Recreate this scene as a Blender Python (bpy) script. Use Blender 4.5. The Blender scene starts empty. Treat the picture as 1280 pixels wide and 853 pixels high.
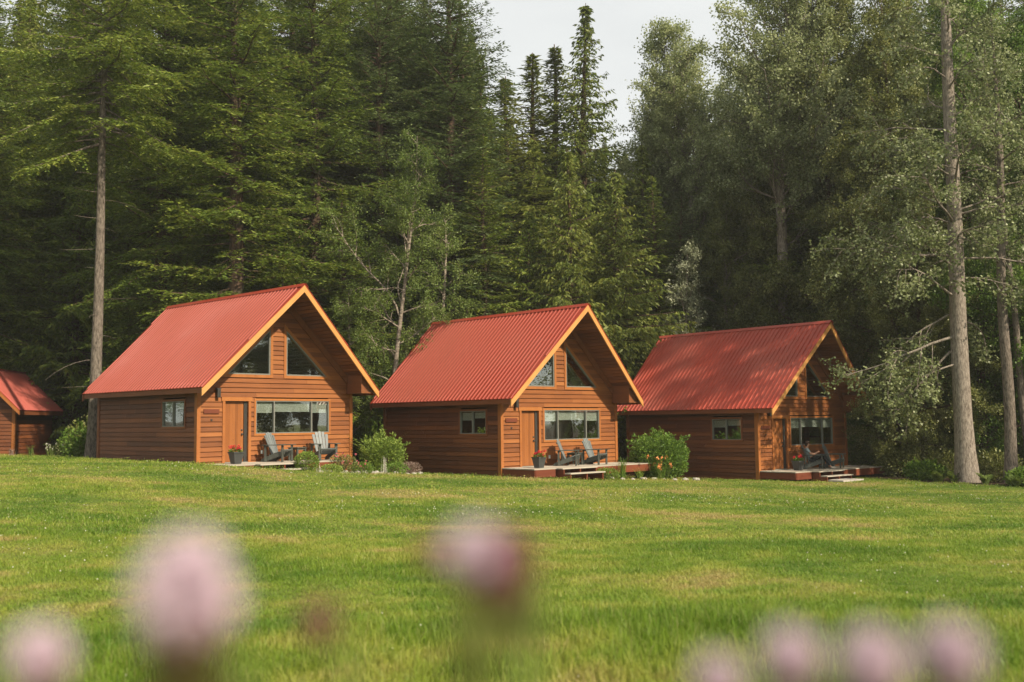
import bpy, math, random
import numpy as np
from mathutils import Vector, Matrix, Quaternion
R = math.radians
SC = bpy.context.scene
COL = SC.collection

# ------------------------------------------------------------------ camera
CZ = 1.6                                   # eye height; near lawn is z = 0
FPX, PITCH, ROLL = 1290.79, R(4.453), R(-0.643)
cd = bpy.data.cameras.new('camera'); cam = bpy.data.objects.new('camera', cd); COL.objects.link(cam)
cd.sensor_width = 36; cd.lens = FPX / 1280 * 36
cd.clip_start = 0.02; cd.clip_end = 2500
F = Vector((0, math.cos(PITCH), math.sin(PITCH))); U0 = Vector((0, -math.sin(PITCH), math.cos(PITCH))); R0 = Vector((1, 0, 0))
Rv = R0 * math.cos(ROLL) + U0 * math.sin(ROLL); Uv = U0 * math.cos(ROLL) - R0 * math.sin(ROLL)
cam.matrix_world = Matrix(((Rv.x, Uv.x, -F.x, 0), (Rv.y, Uv.y, -F.y, 0), (Rv.z, Uv.z, -F.z, CZ), (0, 0, 0, 1)))
cd.dof.use_dof = True; cd.dof.focus_distance = 36.0; cd.dof.aperture_fstop = 1.7
SC.camera = cam

# ------------------------------------------------------------------ light
SUN = Vector((0.583, -0.522, 0.622)).normalized()
w = bpy.data.worlds.new('World'); SC.world = w; w.use_nodes = True
nt = w.node_tree; nt.nodes.clear()
wo = nt.nodes.new('ShaderNodeOutputWorld'); bg = nt.nodes.new('ShaderNodeBackground')
sky = nt.nodes.new('ShaderNodeTexSky'); sky.sky_type = 'NISHITA'; sky.sun_disc = False
sky.sun_elevation = math.asin(SUN.z); sky.sun_rotation = math.atan2(SUN.x, SUN.y)
sky.air_density = 1.0; sky.dust_density = 2.5; sky.ozone_density = 1.0
hs = nt.nodes.new('ShaderNodeHueSaturation'); hs.inputs['Saturation'].default_value = 0.25; hs.inputs['Value'].default_value = 1.0
tc = nt.nodes.new('ShaderNodeTexCoord'); mp = nt.nodes.new('ShaderNodeMapping'); mp.inputs['Scale'].default_value = (1, 1, 3)
cn = nt.nodes.new('ShaderNodeTexNoise'); cn.inputs['Scale'].default_value = 2.2; cn.inputs['Detail'].default_value = 5
cr = nt.nodes.new('ShaderNodeMapRange'); cr.inputs[1].default_value = .3; cr.inputs[2].default_value = .7; cr.inputs[3].default_value = .62; cr.inputs[4].default_value = .92
mxw = nt.nodes.new('ShaderNodeMix'); mxw.data_type = 'RGBA'
mxw.inputs['B'].default_value = (7.6, 7.8, 7.7, 1)      # thin bright cloud veil, in the sky's own physical units
nt.links.new(sky.outputs[0], hs.inputs['Color']); nt.links.new(hs.outputs[0], mxw.inputs['A'])
nt.links.new(tc.outputs['Generated'], mp.inputs[0]); nt.links.new(mp.outputs[0], cn.inputs['Vector'])
nt.links.new(cn.outputs[0], cr.inputs[0]); nt.links.new(cr.outputs[0], mxw.inputs['Factor'])
nt.links.new(mxw.outputs['Result'], bg.inputs[0]); bg.inputs[1].default_value = 0.085
nt.links.new(bg.outputs[0], wo.inputs[0])
sd = bpy.data.lights.new('sun', 'SUN'); sun = bpy.data.objects.new('sun', sd); COL.objects.link(sun)
sd.energy = 5.0; sd.angle = R(1.2); sd.color = (1.0, .87, .68)
sun.rotation_euler = (-SUN).to_track_quat('-Z', 'Y').to_euler()
SC.view_settings.view_transform = 'Standard'; SC.view_settings.look = 'None'
SC.view_settings.exposure = 0.6; SC.view_settings.gamma = 1; SC.view_settings.use_curve_mapping = False
SC.render.engine = 'CYCLES'
SC.cycles.max_bounces = 6; SC.cycles.diffuse_bounces = 3; SC.cycles.glossy_bounces = 3
SC.cycles.transmission_bounces = 4; SC.cycles.transparent_max_bounces = 8; SC.cycles.volume_bounces = 0
SC.cycles.sample_clamp_indirect = 4

# ------------------------------------------------------------------ helpers
def tag(o, label=None, cat=None, group=None, kind=None):
    if label: o['label'] = label
    if cat: o['category'] = cat
    if group: o['group'] = group
    if kind: o['kind'] = kind
    return o
def empty(name, loc=(0, 0, 0), rz=0.0, label=None, cat=None, group=None):
    o = bpy.data.objects.new(name, None); COL.objects.link(o); o.empty_display_size = .2
    o.location = loc; o.rotation_euler = (0, 0, rz)
    return tag(o, label, cat, group)
def add(name, me, parent=None, mat=None):
    if mat is not None:
        me.materials.clear(); me.materials.append(mat)
    o = bpy.data.objects.new(name, me); COL.objects.link(o)
    if parent is not None: o.parent = parent
    return o
def mesh_np(name, V, Fc, smooth=False):
    V = np.asarray(V, np.float32); Fc = np.asarray(Fc, np.int32); n, k = Fc.shape
    me = bpy.data.meshes.new(name)
    me.vertices.add(len(V)); me.vertices.foreach_set('co', V.ravel())
    me.loops.add(n * k); me.loops.foreach_set('vertex_index', Fc.ravel())
    me.polygons.add(n); me.polygons.foreach_set('loop_start', np.arange(0, n * k, k, dtype=np.int32))
    me.polygons.foreach_set('loop_total', np.full(n, k, np.int32))
    if smooth: me.polygons.foreach_set('use_smooth', np.ones(n, bool))
    me.update(calc_edges=True); return me
class MB:
    def __init__(s): s.v = []; s.f = []
    def poly(s, vs, fs, M=None):
        b = len(s.v)
        for p in vs:
            p = Vector(p); s.v.append(tuple(M @ p) if M is not None else tuple(p))
        for f in fs: s.f.append(tuple(i + b for i in f))
    def box(s, x0, x1, y0, y1, z0, z1, M=None):
        s.poly([(x0, y0, z0), (x1, y0, z0), (x1, y1, z0), (x0, y1, z0), (x0, y0, z1), (x1, y0, z1), (x1, y1, z1), (x0, y1, z1)],
               [(0, 3, 2, 1), (4, 5, 6, 7), (0, 1, 5, 4), (1, 2, 6, 5), (2, 3, 7, 6), (3, 0, 4, 7)], M)
    def hexa(s, a, b):      # two quads a (4 pts) and b (4 pts)
        s.poly(list(a) + list(b), [(3, 2, 1, 0), (4, 5, 6, 7), (0, 1, 5, 4), (1, 2, 6, 5), (2, 3, 7, 6), (3, 0, 4, 7)])
    def prism(s, pts, d, M=None):   # polygon pts extruded by vector d
        n = len(pts); d = Vector(d); a = [Vector(p) for p in pts]
        s.poly(a + [p + d for p in a], [tuple(range(n - 1, -1, -1)), tuple(range(n, 2 * n))] + [(i, (i + 1) % n, n + (i + 1) % n, n + i) for i in range(n)], M)
    def bar(s, a, b, wd, th, up=(0, 0, 1)):
        a = Vector(a); b = Vector(b); d = (b - a); L = d.length; d.normalize(); u = Vector(up)
        x = d.cross(u); x.normalize(); z = x.cross(d)
        M = Matrix(((x.x, d.x, z.x, a.x), (x.y, d.y, z.y, a.y), (x.z, d.z, z.z, a.z), (0, 0, 0, 1)))
        s.box(-wd / 2, wd / 2, 0, L, -th / 2, th / 2, M)
    def tube(s, pts, rad, n=8, cap=True):
        V, Fq = tube_np(np.array(pts, float), np.array(rad, float), n); b = len(s.v)
        s.v += [tuple(p) for p in V]; s.f += [tuple(int(i) + b for i in f) for f in Fq]
        if cap:
            s.f.append(tuple(b + i for i in range(n))[::-1]); s.f.append(tuple(b + len(V) - n + i for i in range(n)))
    def ball(s, c, r, n=10, m=7, M=None):
        V = []; Fq = []; rx, ry, rz = (r, r, r) if isinstance(r, (int, float)) else r
        for j in range(m + 1):
            t = math.pi * j / m
            for i in range(n):
                p = 2 * math.pi * i / n; V.append((c[0] + rx * math.sin(t) * math.cos(p), c[1] + ry * math.sin(t) * math.sin(p), c[2] + rz * math.cos(t)))
        for j in range(m):
            for i in range(n): Fq.append((j * n + i, (j + 1) * n + i, (j + 1) * n + (i + 1) % n, j * n + (i + 1) % n))
        s.poly(V, Fq, M)
    def build(s, name, mat, parent=None, smooth=False, bevel=0):
        me = bpy.data.meshes.new(name); me.from_pydata(s.v, [], s.f); me.validate(); me.update()
        if smooth: me.polygons.foreach_set('use_smooth', np.ones(len(me.polygons), bool))
        o = add(name, me, parent, mat)
        if bevel:
            b = o.modifiers.new('bevel', 'BEVEL'); b.width = bevel; b.segments = 2; b.limit_method = 'ANGLE'
        return o
def tube_np(P, rad, n):
    T = np.gradient(P, axis=0); T /= np.linalg.norm(T, axis=1)[:, None] + 1e-9
    ref = np.array([0.31, 0.17, 1.0]) if abs(T[0][2]) < .8 else np.array([1.0, .2, .1])
    A = np.cross(T, ref); A /= np.linalg.norm(A, axis=1)[:, None] + 1e-9; B = np.cross(T, A)
    a = np.arange(n) * 2 * np.pi / n
    V = P[:, None, :] + rad[:, None, None] * (np.cos(a)[None, :, None] * A[:, None, :] + np.sin(a)[None, :, None] * B[:, None, :])
    m = len(P); i = np.arange(n); j = np.arange(m - 1)[:, None]
    Fq = np.stack([j * n + i, j * n + (i + 1) % n, (j + 1) * n + (i + 1) % n, (j + 1) * n + i], -1).reshape(-1, 4)
    return V.reshape(-1, 3), Fq
class TubeSet:
    def __init__(s): s.V = []; s.F = []; s.n = 0
    def add(s, P, rad, n):
        V, Fq = tube_np(np.asarray(P, float), np.asarray(rad, float), n); s.V.append(V); s.F.append(Fq + s.n); s.n += len(V)
    def mesh(s, name): return mesh_np(name, np.concatenate(s.V), np.concatenate(s.F), True)
def nrm(a): return a / (np.linalg.norm(a, axis=-1, keepdims=True) + 1e-9)
def leaf_quads(P, D, S, Lh, Wd, bend=0.0):
    """rhombic leaves: base P, direction D, side S, length Lh, half width Wd"""
    n = len(P); V = np.empty((n, 4, 3))
    N = np.cross(D, S)
    V[:, 0] = P; V[:, 1] = P + D * (Lh * .45)[:, None] + S * Wd[:, None] + N * (bend * Lh)[:, None]
    V[:, 2] = P + D * Lh[:, None]; V[:, 3] = P + D * (Lh * .45)[:, None] - S * Wd[:, None] + N * (bend * Lh)[:, None]
    return V.reshape(-1, 3), np.arange(4 * n).reshape(-1, 4)

# ------------------------------------------------------------------ materials
class NM:
    def __init__(s, name):
        s.m = bpy.data.materials.new(name); s.m.use_nodes = True; s.t = s.m.node_tree; s.t.nodes.clear()
        s.out = s.n('OutputMaterial')
    def n(s, kind, **k):
        x = s.t.nodes.new('ShaderNode' + kind)
        for a, b in k.items(): setattr(x, a, b)
        return x
    def l(s, a, b): s.t.links.new(a, b)
    def noise(s, vec, scale, detail=3, rough=.55):
        x = s.n('TexNoise'); x.inputs['Scale'].default_value = scale; x.inputs['Detail'].default_value = detail; x.inputs['Roughness'].default_value = rough
        if vec is not None: s.l(vec, x.inputs['Vector'])
        return x.outputs[0]
    def coord(s, which='Object', scale=(1, 1, 1)):
        c = s.n('TexCoord'); m = s.n('Mapping'); m.inputs['Scale'].default_value = scale; s.l(c.outputs[which], m.inputs[0]); return m.outputs[0]
    def world(s, scale=(1, 1, 1)):
        c = s.n('NewGeometry'); m = s.n('Mapping'); m.inputs['Scale'].default_value = scale; s.l(c.outputs['Position'], m.inputs[0]); return m.outputs[0]
    def ramp(s, fac, stops):
        x = s.n('ValToRGB'); e = x.color_ramp.elements
        e[0].position, e[0].color = stops[0][0], (*stops[0][1], 1); e[1].position, e[1].color = stops[-1][0], (*stops[-1][1], 1)
        for p, c in stops[1:-1]:
            q = e.new(p); q.color = (*c, 1)
        s.l(fac, x.inputs[0]); return x.outputs[0]
    def mix(s, fac, a, b, mode='MIX'):
        x = s.n('Mix', data_type='RGBA', blend_type=mode)
        for k, v in (('Factor', fac), ('A', a), ('B', b)):
            if isinstance(v, (int, float)): x.inputs[k].default_value = v
            elif isinstance(v, tuple): x.inputs[k].default_value = (*v, 1)
            else: s.l(v, x.inputs[k])
        return x.outputs['Result']
    def math(s, op, a, b=0.0):
        x = s.n('Math', operation=op)
        for i, v in enumerate((a, b)):
            if isinstance(v, (int, float)): x.inputs[i].default_value = v
            else: s.l(v, x.inputs[i])
        return x.outputs[0]
    def rng(s, v, a, b, c, d):
        x = s.n('MapRange'); s.l(v, x.inputs[0])
        for i, q in enumerate((a, b, c, d)): x.inputs[i + 1].default_value = q
        return x.outputs[0]
    def island(s): return s.n('NewGeometry').outputs['Random Per Island']
    def orand(s): return s.n('ObjectInfo').outputs['Random']
    def bsdf(s, col, rough=.6, spec=.4, bump=None, bstr=.3, bdist=.01, metal=0.0, coat=0):
        p = s.n('BsdfPrincipled'); p.inputs['Roughness'].default_value = rough if isinstance(rough, (int, float)) else .5
        if not isinstance(rough, (int, float)): s.l(rough, p.inputs['Roughness'])
        p.inputs['Specular IOR Level'].default_value = spec; p.inputs['Metallic'].default_value = metal
        if isinstance(col, tuple): p.inputs['Base Color'].default_value = (*col, 1)
        else: s.l(col, p.inputs['Base Color'])
        if bump is not None:
            b = s.n('Bump'); b.inputs['Strength'].default_value = bstr; b.inputs['Distance'].default_value = bdist
            s.l(bump, b.inputs['Height']); s.l(b.outputs[0], p.inputs['Normal'])
        return p.outputs[0]
    def done(s, sh): s.l(sh, s.out.inputs[0]); return s.m
def simple(name, col, rough=.6, spec=.3, var=.15, scale=8, bump=.1):
    m = NM(name); n = m.noise(m.coord(), scale, 4)
    k = m.rng(n, .25, .75, 1 - var, 1 + var); hv = m.n('HueSaturation'); hv.inputs['Color'].default_value = (*col, 1); m.l(k, hv.inputs['Value'])
    return m.done(m.bsdf(hv.outputs[0], rough, spec, n, bump, .01))
def wood(name, dark, mid, light, grain=(1, 1, 1), rough=.55):
    """stained boards: each board (mesh island) its own tone, grain along the board, weather blotches"""
    m = NM(name); g = m.noise(m.coord('Object', grain), 1.0, 5, .65)
    isl = m.island(); big = m.noise(m.coord('Object', (1, 1, 1)), .9, 4)
    a = m.math('ADD', m.math('MULTIPLY', g, .55), m.math('ADD', m.math('MULTIPLY', isl, .42), m.math('MULTIPLY', big, .35)))
    c = m.ramp(a, [(.30, dark), (.62, mid), (.98, light)])
    kn = m.noise(m.coord('Object', (4, 4, 9)), 1.6, 2); kr = m.rng(kn, .70, .76, 0, .5)
    c = m.mix(kr, c, tuple(x * .35 for x in dark))
    return m.done(m.bsdf(c, rough, .3, g, .25, .01))
def leafmat(name, c1, c2, c3, trans=.35, gloss=.25, hue=.0):
    """c1 dark, c2 mid, c3 light; varied per leaf, per tree and in big clumps of age"""
    m = NM(name); isl = m.island(); cl = m.noise(m.coord('Object'), .55, 3)
    a = m.math('ADD', m.math('MULTIPLY', isl, .5), m.math('ADD', m.math('MULTIPLY', cl, .7), m.math('MULTIPLY', m.orand(), .18)))
    c = m.ramp(a, [(.28, c1), (.68, c2), (1.1 if False else 1.0, c3)])
    p = m.bsdf(c, .5, gloss)
    t = m.n('BsdfTranslucent'); hv = m.n('HueSaturation'); hv.inputs['Value'].default_value = 1.25; hv.inputs['Hue'].default_value = .49
    m.l(c, hv.inputs['Color']); m.l(hv.outputs[0], t.inputs[0])
    mx = m.n('MixShader'); mx.inputs[0].default_value = trans; m.l(p, mx.inputs[1]); m.l(t.outputs[0], mx.inputs[2])
    return m.done(mx.outputs[0])

M = {}
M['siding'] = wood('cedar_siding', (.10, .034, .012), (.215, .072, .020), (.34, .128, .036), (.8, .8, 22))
M['siding_dark'] = wood('cedar_siding_shade_tone', (.055, .020, .010), (.13, .043, .017), (.22, .075, .025), (.8, .8, 22))  # side-wall shade put into the cedar colour; back walls and shed share it
M['trim'] = wood('cedar_trim', (.14, .046, .015), (.29, .10, .026), (.37, .14, .036), (6, 6, 1.5))
M['rake'] = wood('cedar_rake_board', (.30, .13, .035), (.47, .22, .065), (.56, .29, .095), (3, 3, 3))
M['fascia'] = wood('cedar_fascia', (.07, .025, .012), (.15, .048, .018), (.22, .075, .025), (4, 1, 4))
M['soffit'] = wood('cedar_soffit', (.075, .028, .012), (.17, .058, .020), (.26, .095, .03), (6, .7, 6))
M['door'] = wood('cedar_door', (.13, .046, .015), (.23, .08, .022), (.29, .105, .03), (14, 14, .8), .45)
M['deck'] = wood('grey_deck_boards', (.20, .17, .13), (.36, .32, .26), (.46, .42, .35), (1.2, 8, 8), .7)
M['deck_skirt'] = wood('red_brown_skirting', (.07, .018, .010), (.13, .033, .015), (.18, .048, .02), (1.5, 8, 8), .6)
def roofmat(name, base, fade):
    m = NM(name); v = m.coord('Object', (.5, .35, .5)); n = m.noise(v, 1.2, 5, .6); st = m.noise(m.coord('Object', (.6, 9, .6)), 1.0, 4)
    c = m.mix(m.rng(n, .42, .68, 0, .75), base, fade); c = m.mix(m.rng(st, .55, .8, 0, .35), c, tuple(x * .6 for x in base))
    sp = m.noise(m.coord('Object', (1, 1, 1)), 17, 3, .6); c = m.mix(m.math('MULTIPLY', m.rng(sp, .66, .74, 0, .7), m.rng(n, .45, .62, 0, 1)), c, (.055, .035, .02))
    return m.done(m.bsdf(c, m.rng(n, .3, .7, .42, .6), .3, st, .05, .01))
M['roof'] = roofmat('red_ribbed_metal', (.255, .032, .015), (.26, .052, .030))
M['roof_c'] = roofmat('red_ribbed_metal_sun_tone', (.31, .042, .022), (.31, .078, .052))  # lighter red stands in for sunlight on the third cabin and shed roofs
M['metal_dark'] = simple('dark_bronze_metal', (.035, .033, .03), .4, .5)
M['frame'] = simple('grey_window_frame', (.16, .16, .14), .45, .5, .08)
M['interior'] = simple('dark_room_boards', (.05, .035, .022), .8)
M['blind'] = simple('white_blind', (.46, .49, .47), .6, .2, .05)
m = NM('window_glass'); tr = m.n('BsdfTransparent'); tr.inputs[0].default_value = (.93, .95, .92, 1); gl = m.n('BsdfGlossy'); gl.inputs['Roughness'].default_value = .01; gl.inputs[0].default_value = (.9, .95, .9, 1)
nn = m.noise(m.coord('Object', (.7, .7, .7)), 1.3, 1); bp = m.n('Bump'); bp.inputs['Strength'].default_value = .05; bp.inputs['Distance'].default_value = .05; m.l(nn, bp.inputs['Height']); m.l(bp.outputs[0], gl.inputs['Normal'])
fr = m.n('LayerWeight'); fr.inputs[0].default_value = .5; fc = m.math('POWER', fr.outputs['Facing'], 4.0); mx = m.n('MixShader'); m.l(m.rng(fc, 0, 1, .20, .85), mx.inputs[0]); m.l(tr.outputs[0], mx.inputs[1]); m.l(gl.outputs[0], mx.inputs[2])
M['glass'] = m.done(mx.outputs[0])
M['chair'] = wood('grey_green_chair_paint', (.030, .034, .028), (.062, .068, .058), (.10, .11, .095), (6, 6, 3), .5)
M['chair_slat'] = wood('faded_grey_slats', (.085, .098, .098), (.135, .152, .152), (.215, .24, .238), (14, 14, 2), .5)
M['pot'] = simple('dark_grey_planter', (.045, .047, .045), .55, .4, .2, 10)
M['soil'] = simple('potting_soil', (.03, .02, .012), .95, .1, .3, 20)
M['stone'] = simple('pale_garden_stone', (.30, .28, .24), .85, .2, .35, 5, .5)
M['slab'] = simple('concrete_step_slab', (.36, .33, .29), .9, .2, .3, 6, .4)
def bark(name, a, b, sc=(10, 10, 3.2), moss=0):
    m = NM(name); v = m.coord('Object', sc); n = m.noise(v, 1.6, 6, .7); n2 = m.noise(m.coord('Object', (1, 1, .5)), 1.1, 3)
    c = m.ramp(n, [(.34, a), (.62, b)]); c = m.mix(m.rng(n2, .5, .75, 0, .55), c, tuple(x * .55 for x in b))
    if moss: c = m.mix(m.rng(m.noise(m.coord('Object'), 2.3, 4), .52, .68, 0, moss), c, (.06, .085, .03))
    return m.done(m.bsdf(c, .9, .15, n, .9, .04))
M['bark_grey'] = bark('furrowed_grey_bark', (.035, .028, .022), (.21, .175, .14))
M['bark_brown'] = bark('brown_fir_bark', (.035, .024, .018), (.13, .085, .058), moss=.4)
M['bark_cotton'] = bark('cottonwood_bark', (.085, .066, .050), (.33, .285, .235), (13, 13, 3.4))
def birch():
    m = NM('birch_bark'); n = m.noise(m.coord('Object', (3, 3, 9)), 1.5, 5, .7); c = m.ramp(n, [(.36, (.05, .04, .03)), (.5, (.22, .18, .14)), (.7, (.33, .29, .23))])
    return m.done(m.bsdf(c, .8, .2, n, .4, .02))
M['bark_birch'] = birch()
M['fir'] = leafmat('fir_needles', (.042, .080, .012), (.115, .170, .022), (.26, .295, .052), .28)
M['fir_blue'] = leafmat('spruce_needles', (.036, .062, .018), (.080, .120, .034), (.150, .190, .065), .28)
M['cedar'] = leafmat('cedar_sprays', (.042, .072, .012), (.115, .150, .022), (.225, .245, .05), .30)
M['birchleaf'] = leafmat('birch_leaves', (.055, .095, .018), (.125, .180, .036), (.21, .265, .07), .38)
M['cottonleaf'] = leafmat('cottonwood_leaves', (.06, .09, .025), (.15, .185, .06), (.36, .40, .20), .35, .5)
M['cottondark'] = leafmat('broad_dark_leaves', (.042, .060, .010), (.120, .142, .025), (.33, .34, .12), .34, .5)
M['shrubleaf'] = leafmat('shrub_leaves', (.042, .09, .012), (.105, .19, .024), (.21, .31, .05), .35)
M['yellowleaf'] = leafmat('lime_leaves', (.085, .14, .022), (.19, .27, .042), (.32, .39, .09), .35)
M['silverleaf'] = leafmat('silver_leaves', (.30, .29, .24), (.45, .43, .36), (.6, .58, .5), .2)
M['pinkleaf'] = leafmat('pinkish_seed_heads', (.22, .14, .11), (.36, .25, .20), (.46, .36, .30), .3)
M['petal_red'] = simple('red_petals', (.55, .03, .04), .6, .2)
M['petal_pink'] = simple('pink_petals', (.55, .12, .16), .6, .2)
M['petal_orange'] = simple('orange_petals', (.75, .30, .11), .6, .2)
M['petal_white'] = simple('white_petals', (.58, .56, .46), .6, .2)
def petalmat(name, a, b):
    m = NM(name); i = m.island(); z = m.coord('Object'); c = m.mix(i, a, b)
    t = m.n('BsdfTranslucent'); m.l(c, t.inputs[0]); mx = m.n('MixShader'); mx.inputs[0].default_value = .4
    m.l(m.bsdf(c, .6, .2), mx.inputs[1]); m.l(t.outputs[0], mx.inputs[2]); return m.done(mx.outputs[0])
M['lilac'] = petalmat('lilac_petals', (.66, .51, .60), (.86, .75, .80))
M['mauve'] = petalmat('mauve_petals', (.34, .11, .14), (.48, .22, .25))
M['bract'] = petalmat('brown_green_bracts', (.085, .045, .018), (.06, .065, .015))
M['bud'] = petalmat('green_bud', (.24, .28, .07), (.34, .36, .12))
M['stem'] = simple('green_stem', (.12, .16, .035), .6, .3)

# ------------------------------------------------------------------ terrain
QX = np.array([-90, -30, -17, -13.8, -11.2, -8.9, -5.1, -.4, 5, 13.4, 22, 90]); QZ = np.array([-.9, -1.0, -1.12, -1.21, -1.42, -1.64, -1.80, -1.96, -2.17, -2.45, -2.47, -2.6])
def gz(x, y):
    x = np.asarray(x, float); y = np.asarray(y, float)
    q = x + (np.maximum(y, 35.3 + .375 * x) - 37) * .95
    zp = (np.interp(q - 1.2, QX, QZ) + np.interp(q, QX, QZ) + np.interp(q + 1.2, QX, QZ)) / 3
    t = np.clip((y - 5) / 27, 0, 1); t = t * t * (3 - 2 * t)
    z = -1.6 * (1 - t) + zp * t
    z += .018 * np.sin(x * 1.3 + y * .7) * np.sin(y * 1.1 - x * .4) + .03 * np.sin(x * .31 + 1) * np.sin(y * .27)
    far = np.clip((y - 70) / 200, 0, 1); z += far * 4
    return z + CZ
def gzf(x, y): return float(gz(x, y))
def lawn_mask(x, y):
    """1 on the lawn, 0 on the forest floor"""
    bnd = np.interp(x, [-60, -24, -17, -12, 0, 9, 13.5, 15.5, 17.2, 19, 26, 40], [47, 47.5, 43.5, 47, 47.5, 49, 45, 39.3, 36.6, 33, 25, 12])
    return 1 / (1 + np.exp(-np.clip((bnd - y + .35 * np.sin(x * 2.3) + .25 * np.sin(x * 5.1 + y)) / .22, -40, 40)))
def axis(a, b, fine0, fine1, st, big):
    l = [fine0]; s = st
    while l[-1] > a: s *= 1.35; l.append(l[-1] - min(s, big))
    l = l[::-1]; x = fine0
    while x < fine1: x += st; l.append(x)
    s = st
    while l[-1] < b: s *= 1.35; l.append(l[-1] + min(s, big))
    return np.array(l)
gx = axis(-900, 900, -34, 34, .4, 90); gy = axis(-300, 1500, 1, 52, .4, 90)
X, Y = np.meshgrid(gx, gy); Z = gz(X, Y); nx, ny = len(gx), len(gy)
i = np.arange(nx - 1); j = np.arange(ny - 1)[:, None]
Fq = np.stack([j * nx + i, j * nx + i + 1, (j + 1) * nx + i + 1, (j + 1) * nx + i], -1).reshape(-1, 4)
me = mesh_np('ground', np.stack([X, Y, Z], -1).reshape(-1, 3), Fq, True)
at = me.attributes.new('lawn', 'FLOAT', 'POINT'); at.data.foreach_set('value', lawn_mask(X, Y).ravel().astype(np.float32))
def patch_nodes(m):
    """lush / dry patches of the lawn in world space (shared by soil and blades)"""
    a = m.noise(m.world((.19, .27, .3)), 1.0, 5, .65); b = m.noise(m.world((1.1, 1.3, 1)), 1.0, 3, .6)
    k = m.math('ADD', m.math('MULTIPLY', a, .7), m.math('MULTIPLY', b, .3)); return m.rng(k, .38, .62, .28, .72)
m = NM('lawn_and_forest_floor')
p = patch_nodes(m); c = m.ramp(p, [(.36, (.07, .12, .016)), (.5, (.13, .16, .03)), (.62, (.19, .17, .055))])
fn = m.noise(m.world((1, 1, 1)), 14, 4, .7); c = m.mix(m.rng(fn, .35, .65, .45, 0), c, (.045, .05, .015))
fl = m.ramp(m.noise(m.world((1, 1, 1)), 3.2, 6, .7), [(.35, (.018, .013, .008)), (.6, (.055, .038, .022)), (.75, (.09, .07, .04))])
la = m.n('Attribute', attribute_name='lawn'); c = m.mix(la.outputs['Fac'], fl, c)
M['ground'] = m.done(m.bsdf(c, .95, .1, fn, .4, .03))
g = add('ground', me, None, M['ground']); tag(g, kind='structure')

# ------------------------------------------------------------------ cabins
W, L, OF, OFP, OB, OBP, OE, H, HE, RD = 6.149, 6.968, 1.055, 1.464, .402, .69, .438, 5.949, 2.459, .205
SLP = (H - HE) / (W / 2 + OE)
def roof_z(x, H_=H, W_=W, s=SLP): return H_ - abs(x - W_ / 2) * s
def siding(mb, axis_, const, out, a0, a1, z0, z1, holes, top=None, ex=.162):
    """lap siding on a wall plane. axis_ 'x': wall runs along x at y=const; 'y': runs along y at x=const. out = outward sign"""
    z = z0
    k = 0
    while z < z1 - .02:
        zt = min(z + ex, z1); lo, hi = a0, a1
        if top is not None:
            lo, hi = top(zt - .02)
            lo = max(lo, a0); hi = min(hi, a1)
        if hi - lo < .05: break
        segs = [(lo, hi)]
        for (h0, h1) in [(h[0](z, zt), h[1](z, zt)) if callable(h[0]) else ((h[0], h[1]) if (zt > h[2] + .02 and z < h[3] - .02) else (None, None)) for h in holes]:
            if h0 is None: continue
            ns = []
            for s0, s1 in segs:
                if h1 <= s0 or h0 >= s1: ns.append((s0, s1)); continue
                if h0 > s0: ns.append((s0, h0))
                if h1 < s1: ns.append((h1, s1))
            segs = ns
        for s0, s1 in segs:
            if s1 - s0 < .02: continue
            # random butt joints in long boards
            cuts = [s0]
            if s1 - s0 > 2.6: cuts.append(s0 + (s1 - s0) * (.3 + .4 * ((k * .618) % 1)))
            cuts.append(s1)
            for c0, c1 in zip(cuts[:-1], cuts[1:]):
                prof = [(.042, z), (.028, zt - .026), (.004, zt - .026), (.004, zt), (-.06, zt), (-.06, z)]
                if c1 < s1: c1 -= .004
                if axis_ == 'x': mb.prism([(c0, const + out * o, zz) for o, zz in prof], (c1 - c0, 0, 0))
                else: mb.prism([(const + out * o, c0, zz) for o, zz in prof], (0, c1 - c0, 0))
        z += ex; k += 1
DX0, DX1, DZ = .966, 1.843, 2.03
WX0, WX1, WZ0, WZ1 = 2.141, 5.16, .937, 2.053
TX1, TX2, TZ0, TZT = 2.699, 3.342, 2.925, 4.50
TX0, TX3 = 1.031, 5.054
SY0, SY1, SZ0, SZ1 = .764, 2.222, 1.203, 2.044
TS = (TZT - TZ0) / (TX1 - TX0)
def frame_rect(mb, axis_, const, a0, a1, z0, z1, w_, o0, o1, gap=0):
    """four boards round an opening, butted end to end; o0..o1 outward offsets"""
    def bx(p, q, r, s):
        if axis_ == 'x': mb.box(p, q, min(const - o0, const - o1), max(const - o0, const - o1), r, s)
        else: mb.box(min(const - o0, const - o1), max(const - o0, const - o1), p, q, r, s)
    bx(a0 - w_, a0, z0, z1); bx(a1, a1 + w_, z0, z1); bx(a0 - w_, a1 + w_, z1, z1 + w_)
    if z0 > .2: bx(a0 - w_, a1 + w_, z0 - w_, z0)
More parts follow.
